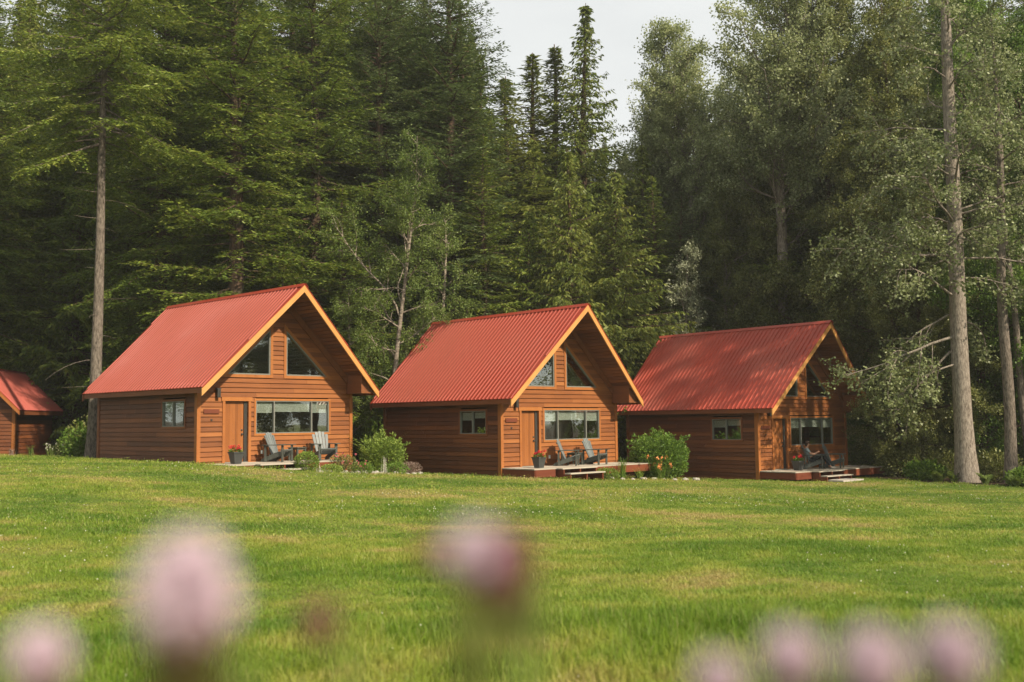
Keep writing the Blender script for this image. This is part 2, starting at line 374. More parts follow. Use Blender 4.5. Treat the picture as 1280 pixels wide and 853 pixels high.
def make_cabin(roofm, sidem, frontm):
    rt = empty('log_cabin')
    zb = -.75
    under = lambda z: (W / 2 - (H - RD - z) / SLP, W / 2 + (H - RD - z) / SLP)
    # walls
    mb = MB()
    def tri(xa, xb, left):
        def f0(z, zt):
            if zt < TZ0 + .02 or z > TZT: return None
            return (xb - (TZT - max(z, TZ0)) / TS - .05) if left else xa
        def f1(z, zt):
            if zt < TZ0 + .02 or z > TZT: return None
            return xb if left else (xa + (TZT - max(z, TZ0)) / TS + .05)
        return (f0, f1)
    holes = [(DX0, DX1, -1, DZ), (WX0, WX1, WZ0, WZ1), tri(None, TX1, True), tri(TX2, None, False)]
    siding(mb, 'x', 0, -1, .0, W, zb, H - RD, holes, lambda z: under(z) if z > 2.2 else (0, W))
    mb.build('front_wall', frontm, rt)
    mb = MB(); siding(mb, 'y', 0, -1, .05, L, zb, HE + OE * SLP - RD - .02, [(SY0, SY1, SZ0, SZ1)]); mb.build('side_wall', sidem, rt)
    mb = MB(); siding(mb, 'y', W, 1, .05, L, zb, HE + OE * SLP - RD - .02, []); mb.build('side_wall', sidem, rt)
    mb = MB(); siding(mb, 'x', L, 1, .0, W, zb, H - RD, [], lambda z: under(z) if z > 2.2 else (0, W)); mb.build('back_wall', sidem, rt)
    # corner boards
    for x, o in ((0, -1), (W, 1)):
        for y, q in ((0, -1), (L, 1)):
            mb = MB(); t = HE + OE * SLP - RD - .03
            mb.box(min(x + o * .062, x - o * .07), max(x + o * .062, x - o * .07), min(y + q * .062, y - q * .0), max(y + q * .062, y - q * .0), zb, t)
            mb.box(min(x + o * .062, x + o * .0), max(x + o * .062, x + o * .0), min(y - q * .002, y - q * .1), max(y - q * .002, y - q * .1), zb, t)
            mb.build('corner_board', M['trim'] if q < 0 else M['fascia'], rt)
    # room behind the glass
    mb = MB(); mb.box(.08, W - .08, .08, L - .08, -.06, -.02); mb.box(.08, W - .08, 3.9, 3.95, 0, 2.6)
    mb.box(.1, W - .1, 1.7, L - .1, 2.62, 2.7); mb.box(3.6, 4.9, 1.6, 2.2, -.02, .78); mb.box(.2, 1.4, 2.8, 3.6, -.02, 1.5)
    mb.build('interior', M['interior'], rt)
    # roof
    rf = empty('roof'); rf.parent = rt
    for side, nm in ((-1, 'left'), (1, 'right')):
        mb = MB()
        def P(s_, y, o=0.0):      # s_ 0 ridge .. 1 eave
            x = W / 2 + side * (W / 2 + OE + .03) * s_; z = H - (H - HE + .03 * SLP) * s_
            n = Vector((side * SLP, 0, 1)).normalized() * o
            return Vector((x, y, z)) + n
        yf = lambda s_: -OFP + (OFP - OF) * s_ - .03
        yb = lambda s_: L + OBP - (OBP - OB) * s_ + .02
        a = [P(0, yf(0), -.015), P(1, yf(1), -.015), P(1, yb(1), -.015), P(0, yb(0), -.015)]
        b = [P(0, yf(0), .01), P(1, yf(1), .01), P(1, yb(1), .01), P(0, yb(0), .01)]
        mb.hexa(a, b)
        y = -OFP + .02
        while y < L + OBP:
            s1 = 1.0
            if y - .03 < yf(1): s1 = min(s1, (y - .03 + OFP + .03) / (OFP - OF))
            if y + .03 > yb(1): s1 = min(s1, (L + OBP + .02 - y - .03) / (OBP - OB))
            if s1 > .05:
                mb.hexa([P(0, y - .026, .008), P(s1, y - .026, .008), P(s1, y + .026, .008), P(0, y + .026, .008)],
                        [P(0, y - .014, .045), P(s1, y - .014, .045), P(s1, y + .014, .045), P(0, y + .014, .045)])
            y += .21
        mb.build('metal_sheet', roofm, rf)
        # soffit planks running along the length
        mb = MB(); n = 30
        for k in range(n):
            s0 = k / n + .0015; s1 = (k + 1) / n - .0035
            q0, q1 = (s0 * .985, s1 * .985)
            mb.hexa([P(q0, yf(q0) + .07, -.10), P(q1, yf(q1) + .07, -.10), P(q1, yb(q1) - .06, -.10), P(q0, yb(q0) - .06, -.10)],
                    [P(q0, yf(q0) + .07, -.03), P(q1, yf(q1) + .07, -.03), P(q1, yb(q1) - .06, -.03), P(q0, yb(q0) - .06, -.03)])
        mb.build('soffit', M['soffit'], rf)
        # rafter carrying the overhang against the wall
        mb = MB(); mb.hexa([P(.0, -.12, -.30), P(.93, -.12, -.30), P(.93, -.045, -.30), P(.0, -.045, -.30)], [P(.0, -.12, -.102), P(.93, -.12, -.102), P(.93, -.045, -.102), P(.0, -.045, -.102)])
        mb.build('rafter', M['soffit'], rf)
        # rake boards front and back
        for yy, d, mm in ((yf, 1, M['rake']), (yb, -1, M['fascia'])):
            mb = MB(); e = .052
            zt, zl = -.018, -.018 - RD * .93
            def Q(s_, o, off):
                p_ = P(s_, yy(s_) + off * d); p_.z += o * 1.25; return p_
            mb.hexa([Q(0, zl, .012), Q(1.003, zl, .012), Q(1.003, zt, .012), Q(0, zt, .012)], [Q(0, zl, .012 + e), Q(1.003, zl, .012 + e), Q(1.003, zt, .012 + e), Q(0, zt, .012 + e)])
            mb.build('rake_board', mm, rf)
        # eave fascia
        mb = MB(); x0 = W / 2 + side * (W / 2 + OE - .04); x1 = W / 2 + side * (W / 2 + OE)
        mb.box(min(x0, x1), max(x0, x1), -OF + .05, L + OB - .05, HE - .20, HE - .035); mb.build('fascia', M['fascia'], rf)
        # boxed eave return
        mb = MB(); xa = W / 2 + side * (W / 2 - .22); xb = W / 2 + side * (W / 2 + OE - .06)
        z_in = roof_z(xa) - .15; z_out = roof_z(xb) - .15; zb_ = HE - .10
        if side > 0:
            mb.prism([(xa, -.07, zb_), (xb, -.07, zb_), (xb, -.07, z_out), (xa, -.07, z_in)], (0, -.86, 0)); mb.box(xa - .02, xb + .02, -.96, -.06, zb_ - .035, zb_ - .002)
            mb.build('eave_box', M['soffit'], rf)
    mb = MB()
    for side in (-1, 1):
        n_ = Vector((side * SLP, 0, 1)).normalized(); d_ = Vector((side, 0, -SLP)).normalized()
        p0 = Vector((W / 2, 0, H)) + n_ * .036
        a = [p0 + Vector((0, -OFP - .05, 0)), p0 + d_ * .17 + Vector((0, -OFP - .03, 0)), p0 + d_ * .17 + Vector((0, L + OBP + .03, 0)), p0 + Vector((0, L + OBP + .05, 0))]
        mb.hexa(a, [v + n_ * .012 for v in a])
    mb.build('ridge_cap', roofm, rf)
    # door
    dr = empty('door'); dr.parent = rt
    mb = MB(); n = 7
    for k in range(n):
        x0 = DX0 + .03 + (DX1 - DX0 - .16) * k / n; x1 = DX0 + .03 + (DX1 - DX0 - .16) * (k + 1) / n - .004
        mb.box(x0, x1, .05, .09, .03, DZ - .03)
    mb.box(DX0 + .03, DX1 - .13, .052, .10, .02, DZ - .02)
    mb.build('door_leaf', M['door'], dr)
    mb = MB(); mb.box(DX0 - .10, DX0 - .002, -.066, .10, -.03, DZ); mb.box(DX1 + .002, DX1 + .10, -.066, .10, -.03, DZ); mb.box(DX0 - .14, DX1 + .14, -.075, .10, DZ + .002, DZ + .13)
    mb.build('door_frame', M['trim'], dr)
    mb = MB(); mb.box(DX1 - .125, DX1 - .004, .02, .12, 0, DZ - .005); mb.build('screen_jamb', M['metal_dark'], dr)
    mb = MB(); mb.box(DX0, DX1, -.05, .12, -.03, .018); mb.build('threshold', M['frame'], dr)
    hx = DX1 - .19
    mb = MB(); mb.ball((hx, .02, .93), (.038, .045, .038)); mb.build('door_handle', M['metal_dark'], dr, True)
    mb = MB(); mb.ball((hx, .035, 1.07), (.033, .02, .033)); mb.build('deadbolt', M['metal_dark'], dr, True)
    # windows
    def window(axis_, const, a0, a1, z0, z1, mull, blind, tw=.07):
        wn = empty('window'); wn.parent = rt
        mb = MB(); frame_rect(mb, axis_, const, a0, a1, z0, z1, tw, -.02, .058); mb.build('window_trim', M['trim'] if axis_ == 'x' else M['fascia'], wn)
        mb = MB(); t = .032
        def bx(p, q, r, s, o0=-.035, o1=.045):
            if axis_ == 'x': mb.box(p, q, const - o1, const - o0, r, s)
            else: mb.box(const - o1, const - o0, p, q, r, s)
        bx(a0 + .002, a0 + t, z0 + .002, z1 - .002); bx(a1 - t, a1 - .002, z0 + .002, z1 - .002); bx(a0 + t + .001, a1 - t - .001, z0 + .002, z0 + t); bx(a0 + t + .001, a1 - t - .001, z1 - t, z1 - .002)
        for q in mull: bx(q - .022, q + .022, z0 + t + .001, z1 - t - .001)
        mb.build('window_frame', M['frame'], wn)
        mb = MB()
        if axis_ == 'x': mb.box(a0 + .03, a1 - .03, const + .002, const + .010, z0 + .03, z1 - .03)
        else: mb.box(const + .002, const + .010, a0 + .03, a1 - .03, z0 + .03, z1 - .03)
        mb.build('pane', M['glass'], wn)
        if blind:
            mb = MB(); xs = [a0] + list(mull) + [a1]
            for q0, q1, hh in zip(xs[:-1], xs[1:], blind):
                if hh <= 0: continue
                zz = z1 - .06
                while zz > z1 - hh:
                    if axis_ == 'x': mb.box(q0 + .04, q1 - .04, const + .055, const + .062, zz - .029, zz)
                    else: mb.box(const + .055, const + .062, q0 + .04, q1 - .04, zz - .033, zz)
                    zz -= .036
            mb.build('blind', M['blind'], wn)
    window('x', 0, WX0, WX1, WZ0, WZ1, (2.87, 4.42), (.40, .37, .40))
    window('y', 0, SY0, SY1, SZ0, SZ1, (1.52,), (.25, .32), .07)
    for left in (True, False):
        wn = empty('gable_window'); wn.parent = rt
        if left: pts = [(TX0, TZ0), (TX1, TZ0), (TX1, TZT)]
        else: pts = [(TX3, TZ0), (TX2, TZ0), (TX2, TZT)]
        P3 = [Vector((x, 0, z)) for x, z in pts]; c = (P3[0] + P3[1] + P3[2]) / 3
        def ring(pa, sc0, sc1, y0, y1, mat, nm):
            mb = MB()
            def ins(d):   # inset triangle by distance d (negative = outset)
                o = []
                for k in range(3):
                    p0, p1, p2 = P3[k - 1], P3[k], P3[(k + 1) % 3]
                    e1 = (p1 - p0).normalized(); e2 = (p2 - p1).normalized()
                    n1 = Vector((-e1.z, 0, e1.x)); n2 = Vector((-e2.z, 0, e2.x))
                    if n1.dot(c - p1) < 0: n1 = -n1
                    if n2.dot(c - p1) < 0: n2 = -n2
                    bis = (n1 + n2); o.append(p1 + bis * (d / (1 + n1.dot(n2))))
                return o
            A = ins(sc0); B = ins(sc1)
            for k in range(3):
                a0_, a1_, b1_, b0_ = A[k], A[(k + 1) % 3], B[(k + 1) % 3], B[k]
                q = [a0_, a1_, b1_, b0_]
                mb.hexa([v + Vector((0, y0, 0)) for v in q], [v + Vector((0, y1, 0)) for v in q])
            mb.build(nm, mat, wn)
        ring(None, 0.0, -.10, -.06, .02, M['trim'], 'window_trim')
        ring(None, .045, .001, -.045, .035, M['frame'], 'window_frame')
        mb = MB(); q = [c + (v - c) * .96 for v in P3]; mb.prism([v + Vector((0, .004, 0)) for v in q], (0, .008, 0)); mb.build('pane', M['glass'], wn)
    # wall lamp, plate, socket
    mb = MB(); mb.box(.60, .72, -.19, -.065, 2.14, 2.42); mb.box(.58, .74, -.20, -.06, 2.42, 2.45); mb.build('wall_lamp', M['metal_dark'], rt, bevel=.01)
    mb = MB(); mb.box(.18, .74, -.075, -.046, 1.62, 1.76); mb.build('name_board', M['deck_skirt'], rt)
    mb = MB(); mb.box(.44, .50, -.06, -.046, 1.38, 1.44); mb.build('bolt_plate', M['metal_dark'], rt)
    mb = MB(); mb.box(2.33, 2.41, -.075, -.046, .26, .38); mb.build('socket_cover', M['blind'], rt)
    return rt
def copy_tree(o, parent=None):
    c = o.copy(); COL.objects.link(c); c.parent = parent
    for ch in [x for x in bpy.data.objects if x.parent == o and x != c]: copy_tree(ch, c)
    return c
CAB = {'A': (-10.165, 33.391, -1.253 + CZ, 46.764), 'B': (-.428, 37.028, -1.645 + CZ, 43.008), 'C': (9.625, 40.798, -2.039 + CZ, 40.142)}
GRP = 'red-roofed cedar cabins in a row'
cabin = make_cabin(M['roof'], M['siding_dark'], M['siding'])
LAB = {'A': 'cedar cabin with red metal roof nearest the small shed, rounded green boxwood before its deck',
       'B': 'middle cedar cabin with bright red metal roof, standing between the other two cabins',
       'C': 'cedar cabin with red metal roof, the one with a person sitting on its deck'}
roots = {}
for k in 'ABC':
    o = cabin if k == 'A' else copy_tree(cabin)
    o.location = CAB[k][:3]; o.rotation_euler = (0, 0, R(CAB[k][3])); tag(o, LAB[k], 'cabin', GRP); roots[k] = o
def make_deck(rt, XE):
    dk = empty('deck'); dk.parent = rt; D = 1.72
    mb = MB(); n = 12
    for k in range(n):
        y0 = -.05 - (D - .05) * k / n; y1 = -.05 - (D - .05) * (k + 1) / n + .008; mb.box(-.03, XE + .05, y1, y0, -.04, -.003 - .002 * (k % 2))
    mb.build('deck_boards', M['deck'], dk)
    mb = MB(); mb.box(0, .04, -D + .02, -.06, -.30, -.042); mb.box(.041, 1.0, -D, -D + .04, -.30, -.042); mb.box(2.9, XE, -D, -D + .04, -.30, -.042); mb.box(XE - .04, XE, -D + .041, -.06, -.30, -.042)
    mb.box(1.001, 2.899, -D + .25, -D + .29, -.30, -.042); mb.build('skirting', M['deck_skirt'], dk)
    for px in (.3, 2.0, 3.9, 5.8):
        if px > XE - .2: continue
        mb = MB(); mb.box(px, px + .12, -D + .3, -D + .42, -.9, -.06); mb.build('post', M['metal_dark'], dk)
    mb = MB(); mb.box(1.05, 2.85, -D - .30, -D - .01, -.045, -.010); mb.build('step_tread', M['deck'], dk)
    mb = MB(); mb.box(1.12, 2.92, -D - .62, -D - .33, -.215, -.175); mb.build('step_tread', M['deck'], dk)
    for px in (1.12, 1.95, 2.78):
        mb = MB(); mb.prism([(px, -D - .6, -.46), (px, -D - .6, -.217), (px, -D - .28, -.217), (px, -D - .28, -.047), (px, -D + .2, -.047), (px, -D + .2, -.46)], (.05, 0, 0)); mb.build('stringer', M['deck_skirt'], dk)
make_deck(roots['A'], 4.68); make_deck(roots['B'], W + .1); make_deck(roots['C'], W + .2)
def kids(o):
    out = []
    for c in bpy.data.objects:
        if c.parent == o: out.append(c); out += kids(c)
    return out
for o in kids(roots['C']):
    if o.name.startswith(('metal_sheet', 'ridge_cap')): o.data = o.data.copy(); o.data.materials[0] = M['roof_c']
# cabin 3's wall lamp is absent in front of the post, keep all the same
def loc(k, x, y, z=0.0):
    X0, Y0, Z0, a = CAB[k]; a = R(a)
    return Vector((X0 + math.cos(a) * x - math.sin(a) * y, Y0 + math.sin(a) * x + math.cos(a) * y, Z0 + z))

# small shed at the left edge
def make_shed():
    rt = empty('shed', (-21.35 - .1, 45.0, gzf(-21.4, 45) + .0), R(5.4), 'small cedar shed with red metal roof at the left, beside low weeds', 'shed')
    w2, Ls, ov = 3.0, 5.2, .45; top = .73 + CZ - rt.location.z; h = w2 / 2 + .38; sl = 1.0; rz = top + h * sl
    # local x to the right with the right eave tip at x=0, gable plane y = ov
    cx = -h
    und = lambda z: (cx - (rz - .2 - z), cx + (rz - .2 - z))
    mb = MB(); siding(mb, 'x', ov, -1, cx - w2 / 2, cx + w2 / 2, -.4, rz - .2, [], lambda z: und(z) if z > top - .1 else (cx - w2 / 2, cx + w2 / 2)); mb.build('front_wall', M['siding_dark'], rt)
    mb = MB(); siding(mb, 'y', cx + w2 / 2, 1, ov + .03, ov + Ls - .5, -.4, top + .1, []); mb.build('side_wall', M['siding_dark'], rt)
    mb = MB(); siding(mb, 'y', cx - w2 / 2, -1, ov + .03, ov + Ls - .5, -.4, top + .1, []); mb.build('side_wall', M['siding_dark'], rt)
    mb = MB(); siding(mb, 'x', ov + Ls - .5, 1, cx - w2 / 2, cx + w2 / 2, -.4, rz - .2, [], lambda z: und(z) if z > top - .1 else (cx - w2 / 2, cx + w2 / 2)); mb.build('back_wall', M['siding_dark'], rt)
    mb = MB(); x = cx + w2 / 2; mb.box(x - .08, x + .06, ov - .06, ov, -.4, top + .1); mb.box(x + .001, x + .06, ov + .001, ov + .1, -.4, top + .1); mb.build('corner_board', M['trim'], rt)
    mb = MB(); mb.box(cx - .1, cx + .55, ov - .055, ov - .03, -.1, 1.6); mb.build('door', M['door'], rt)
    mb = MB(); mb.box(cx + .56, cx + .64, ov - .07, ov - .03, -.1, 1.7); mb.build('door_frame', M['trim'], rt)
    rf = empty('roof'); rf.parent = rt
    for s in (-1, 1):
        P = lambda q, y, o=0: Vector((cx + s * h * q, y, rz - h * sl * q)) + Vector((s, 0, 1)).normalized() * o
        mb = MB(); mb.hexa([P(0, 0, -.02), P(1, 0, -.02), P(1, Ls + .4, -.02), P(0, Ls + .4, -.02)], [P(0, 0, .01), P(1, 0, .01), P(1, Ls + .4, .01), P(0, Ls + .4, .01)])
        y = .05
        while y < Ls + .38:
            mb.hexa([P(0, y - .026, .008), P(1, y - .026, .008), P(1, y + .026, .008), P(0, y + .026, .008)], [P(0, y - .01, .034), P(1, y - .01, .034), P(1, y + .01, .034), P(0, y + .01, .034)]); y += .19
        mb.build('metal_sheet', M['roof_c'], rf)
        mb = MB(); mb.hexa([P(0, .06, -.09), P(.98, .06, -.09), P(.98, Ls + .35, -.09), P(0, Ls + .35, -.09)], [P(0, .06, -.025), P(.98, .06, -.025), P(.98, Ls + .35, -.025), P(0, Ls + .35, -.025)]); mb.build('soffit', M['soffit'], rf)
        for y0 in (.01, Ls + .36):
            mb = MB(); up = Vector((0, 0, .2)); a = [P(0, y0, -.02) - up, P(1, y0, -.02) - up, P(1, y0, -.02), P(0, y0, -.02)]; mb.hexa(a, [v + Vector((0, .04, 0)) for v in a]); mb.build('rake_board', M['trim'], rf)
        mb = MB(); xe = cx + s * h; mb.box(min(xe, xe - s * .04), max(xe, xe - s * .04), .055, Ls + .34, top - .2, top - .04); mb.build('fascia', M['fascia'], rf)
    mb = MB(); mb.box(cx - .1, cx + .1, -.02, Ls + .42, rz + .0, rz + .045); mb.build('ridge_cap', M['roof'], rf)
make_shed()

# ------------------------------------------------------------------ deck furniture
def make_chair():
    """Adirondack chair, faces -y"""
    rt = empty('deck_chair')
    for s in (-1, 1):
        mb = MB(); mb.box(s * .30 - .05, s * .30 + .05, -.36, -.32, 0, .545); mb.build('leg', M['chair'], rt, bevel=.004)
        mb = MB(); mb.prism([(s * .27 - .013, -.40, .37), (s * .27 - .013, -.40, .25), (s * .27 - .013, .34, .0), (s * .27 - .013, .52, .0), (s * .27 - .013, .46, .10), (s * .27 - .013, -.05, .30)], (.026, 0, 0)); mb.build('side_rail', M['chair'], rt)
        mb = MB(); mb.box(s * .33 - .02, s * .33 + .02, .26, .33, .0, .54); mb.build('back_post', M['chair'], rt)
        mb = MB(); x = s * .335
        mb.prism([(x - .085, -.44, .546), (x + .085, -.44, .546), (x + .075, .05, .546), (x + .04, .40, .546), (x - .045, .40, .546), (x - .07, .05, .546)], (0, 0, .024)); mb.build('armrest', M['chair'], rt, bevel=.004)
    mb = MB()
    for k in range(6):
        y = -.40 + k * .088; z = .372 - k * .034 if k else .355
        mb.bar((-.275, y + .04, z + .02), (.275, y + .04, z + .02), .076, .02, (0, -.35 if k else 1.2, 1))
    mb.build('seat', M['chair_slat'], rt, bevel=.003)
    mb = MB()
    for k in range(5):
        u = (k - 2); xb = u * .088; xt = u * .122; top = .82 - abs(u) ** 2 * .026
        d = Vector((0, .36, .93)).normalized(); b0 = Vector((xb, .10, .20)); t0 = Vector((xt, .10, .20)) + d * top
        wb, wt = .039, .054; n = Vector((0, -.93, .36)).normalized() * (.012)
        a = [b0 + Vector((-wb, 0, 0)), b0 + Vector((wb, 0, 0)), t0 + Vector((wt, 0, 0)), t0 + d * .03, t0 + Vector((-wt, 0, 0))]
        mb.prism([p_ - n for p_ in a], 2 * n)
    mb.build('backrest', M['chair_slat'], rt, bevel=.003)
    mb = MB(); mb.box(-.35, .35, .285, .325, .50, .545); mb.bar((-.27, .375, .82), (.27, .375, .82), .05, .022, (0, .93, -.36)); mb.box(-.26, .26, .16, .19, .18, .26); mb.build('brace', M['chair'], rt)
    return rt
proto = make_chair(); first = True
CH = [('A', 2.62, -.66, (.42, -.91), 'grey adirondack chair beside the door on the deck nearest the shed'),
      ('A', 4.28, -.95, (-.22, -.97), 'grey adirondack chair facing the lawn behind the boxwood, on the deck nearest the shed'),
      ('B', 2.68, -.72, (.56, -.83), 'grey adirondack chair in profile, nearer the door of the middle cabin'),
      ('B', 3.98, -.85, (.22, -.97), 'grey adirondack chair on the middle cabin deck, farther from the door'),
      ('C', 2.55, -.72, (.68, -.73), 'grey adirondack chair with the person sitting in it'),
      ('C', 3.86, -.85, (.36, -.93), 'empty grey adirondack chair next to the seated person')]
chairs = []
for k, x, y, d, lab in CH:
    o = proto if first else copy_tree(proto); first = False
    o.location = loc(k, x, y, .0); ang = math.atan2(d[1], d[0]) + math.pi / 2 + R(CAB[k][3]); o.rotation_euler = (0, 0, ang)
    tag(o, lab, 'chair', 'adirondack chairs on the cabin decks'); chairs.append(o)
def make_table(k, x, y, lab, sc=1):
    rt = empty('side_table', loc(k, x, y), R(CAB[k][3] + 12), lab, 'table', 'small side tables between the deck chairs')
    mb = MB()
    for i_ in range(5): mb.box(-.24 + i_ * .097, -.24 + i_ * .097 + .09, -.24, .24, .43, .452)
    mb.build('tabletop', M['chair'], rt)
    for sx in (-1, 1):
        for sy in (-1, 1):
            mb = MB(); mb.box(sx * .19 - .028, sx * .19 + .028, sy * .19 - .02, sy * .19 + .02, 0, .428); mb.build('leg', M['chair'], rt)
    mb = MB(); mb.box(-.16, .16, -.19, -.17, .36, .425); mb.box(-.16, .16, .17, .19, .36, .425); mb.build('apron', M['chair'], rt)
make_table('A', 3.55, -.42, 'small grey side table between the two chairs on the deck nearest the shed')
make_table('B', 3.33, -.45, 'small grey side table between the two chairs of the middle cabin')

rng = np.random.default_rng(7)
def blob_leaves(n, rad, size, rngs, zmin=0.0, shell=.55, up=.4, centre=(0, 0, 0)):
    """n leaves through an ellipsoid volume, denser to its surface"""
    d = nrm(rngs.normal(size=(n, 3))); r = rngs.random(n) ** .45; r = shell + (1 - shell) * r * 1.05
    r *= 1 + .13 * np.sin(d[:, 0] * 5 + d[:, 2] * 4) * np.sin(d[:, 1] * 6 + 1)
    P = d * r[:, None] * np.array(rad) + np.array(centre)
    keep = P[:, 2] > zmin; P = P[keep]; d = d[keep]; n = len(P)
    D = nrm(d + rngs.normal(size=(n, 3)) * .7 + np.array([0, 0, up])); S = nrm(np.cross(D, rngs.normal(size=(n, 3))))
    return P, D, S, size * rngs.uniform(.7, 1.3, n), size * .30 * rngs.uniform(.7, 1.3, n)
def merge(parts):
    V = []; Fc = []; b = 0
    for v, f in parts: V.append(v); Fc.append(f + b); b += len(v)
    return np.concatenate(V), np.concatenate(Fc)
def make_pot(k, x, y, lab):
    rt = empty('flower_pot', loc(k, x, y), R(CAB[k][3]), lab, 'flower pot', 'planters beside the cabin doors')
    mb = MB(); a, b, h = .12, .18, .34
    A = [(-a, -a, 0), (a, -a, 0), (a, a, 0), (-a, a, 0)]; B = [(-b, -b, h), (b, -b, h), (b, b, h), (-b, b, h)]
    mb.hexa([Vector(p_) for p_ in A], [Vector(p_) for p_ in B]); mb.box(-b - .015, b + .015, -b - .015, -b + .02, h + .001, h + .04); mb.box(-b - .015, b + .015, b - .02, b + .015, h + .001, h + .04); mb.box(-b - .015, -b + .02, -b + .021, b - .021, h + .001, h + .04); mb.box(b - .02, b + .015, -b + .021, b - .021, h + .001, h + .04)
    mb.build('planter', M['pot'], rt); mb = MB(); mb.box(-b + .021, b - .021, -b + .021, b - .021, h + .002, h + .02); mb.build('soil', M['soil'], rt)
    P, D, S, l_, w_ = blob_leaves(420, (.2, .2, .15), .055, rng, 0, .3); P[:, 2] += h + .02; add('foliage', mesh_np('foliage', *leaf_quads(P, D, S, l_, w_ * 1.4)), rt, M['shrubleaf'])
    c = rng.normal(size=(14, 3)) * np.array([.11, .11, .04]) + np.array([0, 0, h + .17]); parts = []
    for q in c:
        P, D, S, l_, w_ = blob_leaves(26, (.035, .035, .03), .03, rng, -1, .3, .3, q); parts.append(leaf_quads(P, D, S, l_, w_ * 1.8))
    add('blossoms', mesh_np('blossoms', *merge(parts)), rt, M['petal_red'])
make_pot('A', .80, -1.0, 'black planter with red flowers by the door of the cabin nearest the shed')
make_pot('B', .80, -1.1, 'black planter with red flowers by the door of the middle cabin')
make_pot('C', 1.22, -.98, 'black planter with red flowers near the seated person')
# concrete slab before the third cabin's steps
p_ = loc('C', 1.9, -2.62); mb = MB(); zz = gzf(p_.x, p_.y)
pts = [(-.75, -.38), (-.2, -.44), (.7, -.36), (.78, .1), (.62, .38), (-.3, .40), (-.72, .3)]
mb.prism([(a, b, -.05) for a, b in pts], (0, 0, .075)); o = mb.build('step_slab', M['slab'], None, bevel=.01); o.location = (p_.x, p_.y, zz + .03); o.rotation_euler = (0, 0, R(40)); tag(o, 'flat pale slab on the grass before the wooden steps of the cabin nearest the cottonwood', 'slab')
# small bag under the empty chair
p_ = loc('C', 3.95, -.72); rt = empty('cloth_bag', p_, R(30), 'small grey bag on the deck under the empty chair', 'bag')
mb = MB(); mb.ball((0, 0, .09), (.16, .10, .10), 14, 8); mb.build('bag_body', M['chair_slat'], rt, True)
mb = MB(); mb.tube([(-.08, 0, .16), (-.06, 0, .22), (0, 0, .245), (.06, 0, .22), (.08, 0, .16)], [.009] * 5, 6); mb.build('strap', M['chair'], rt, True)

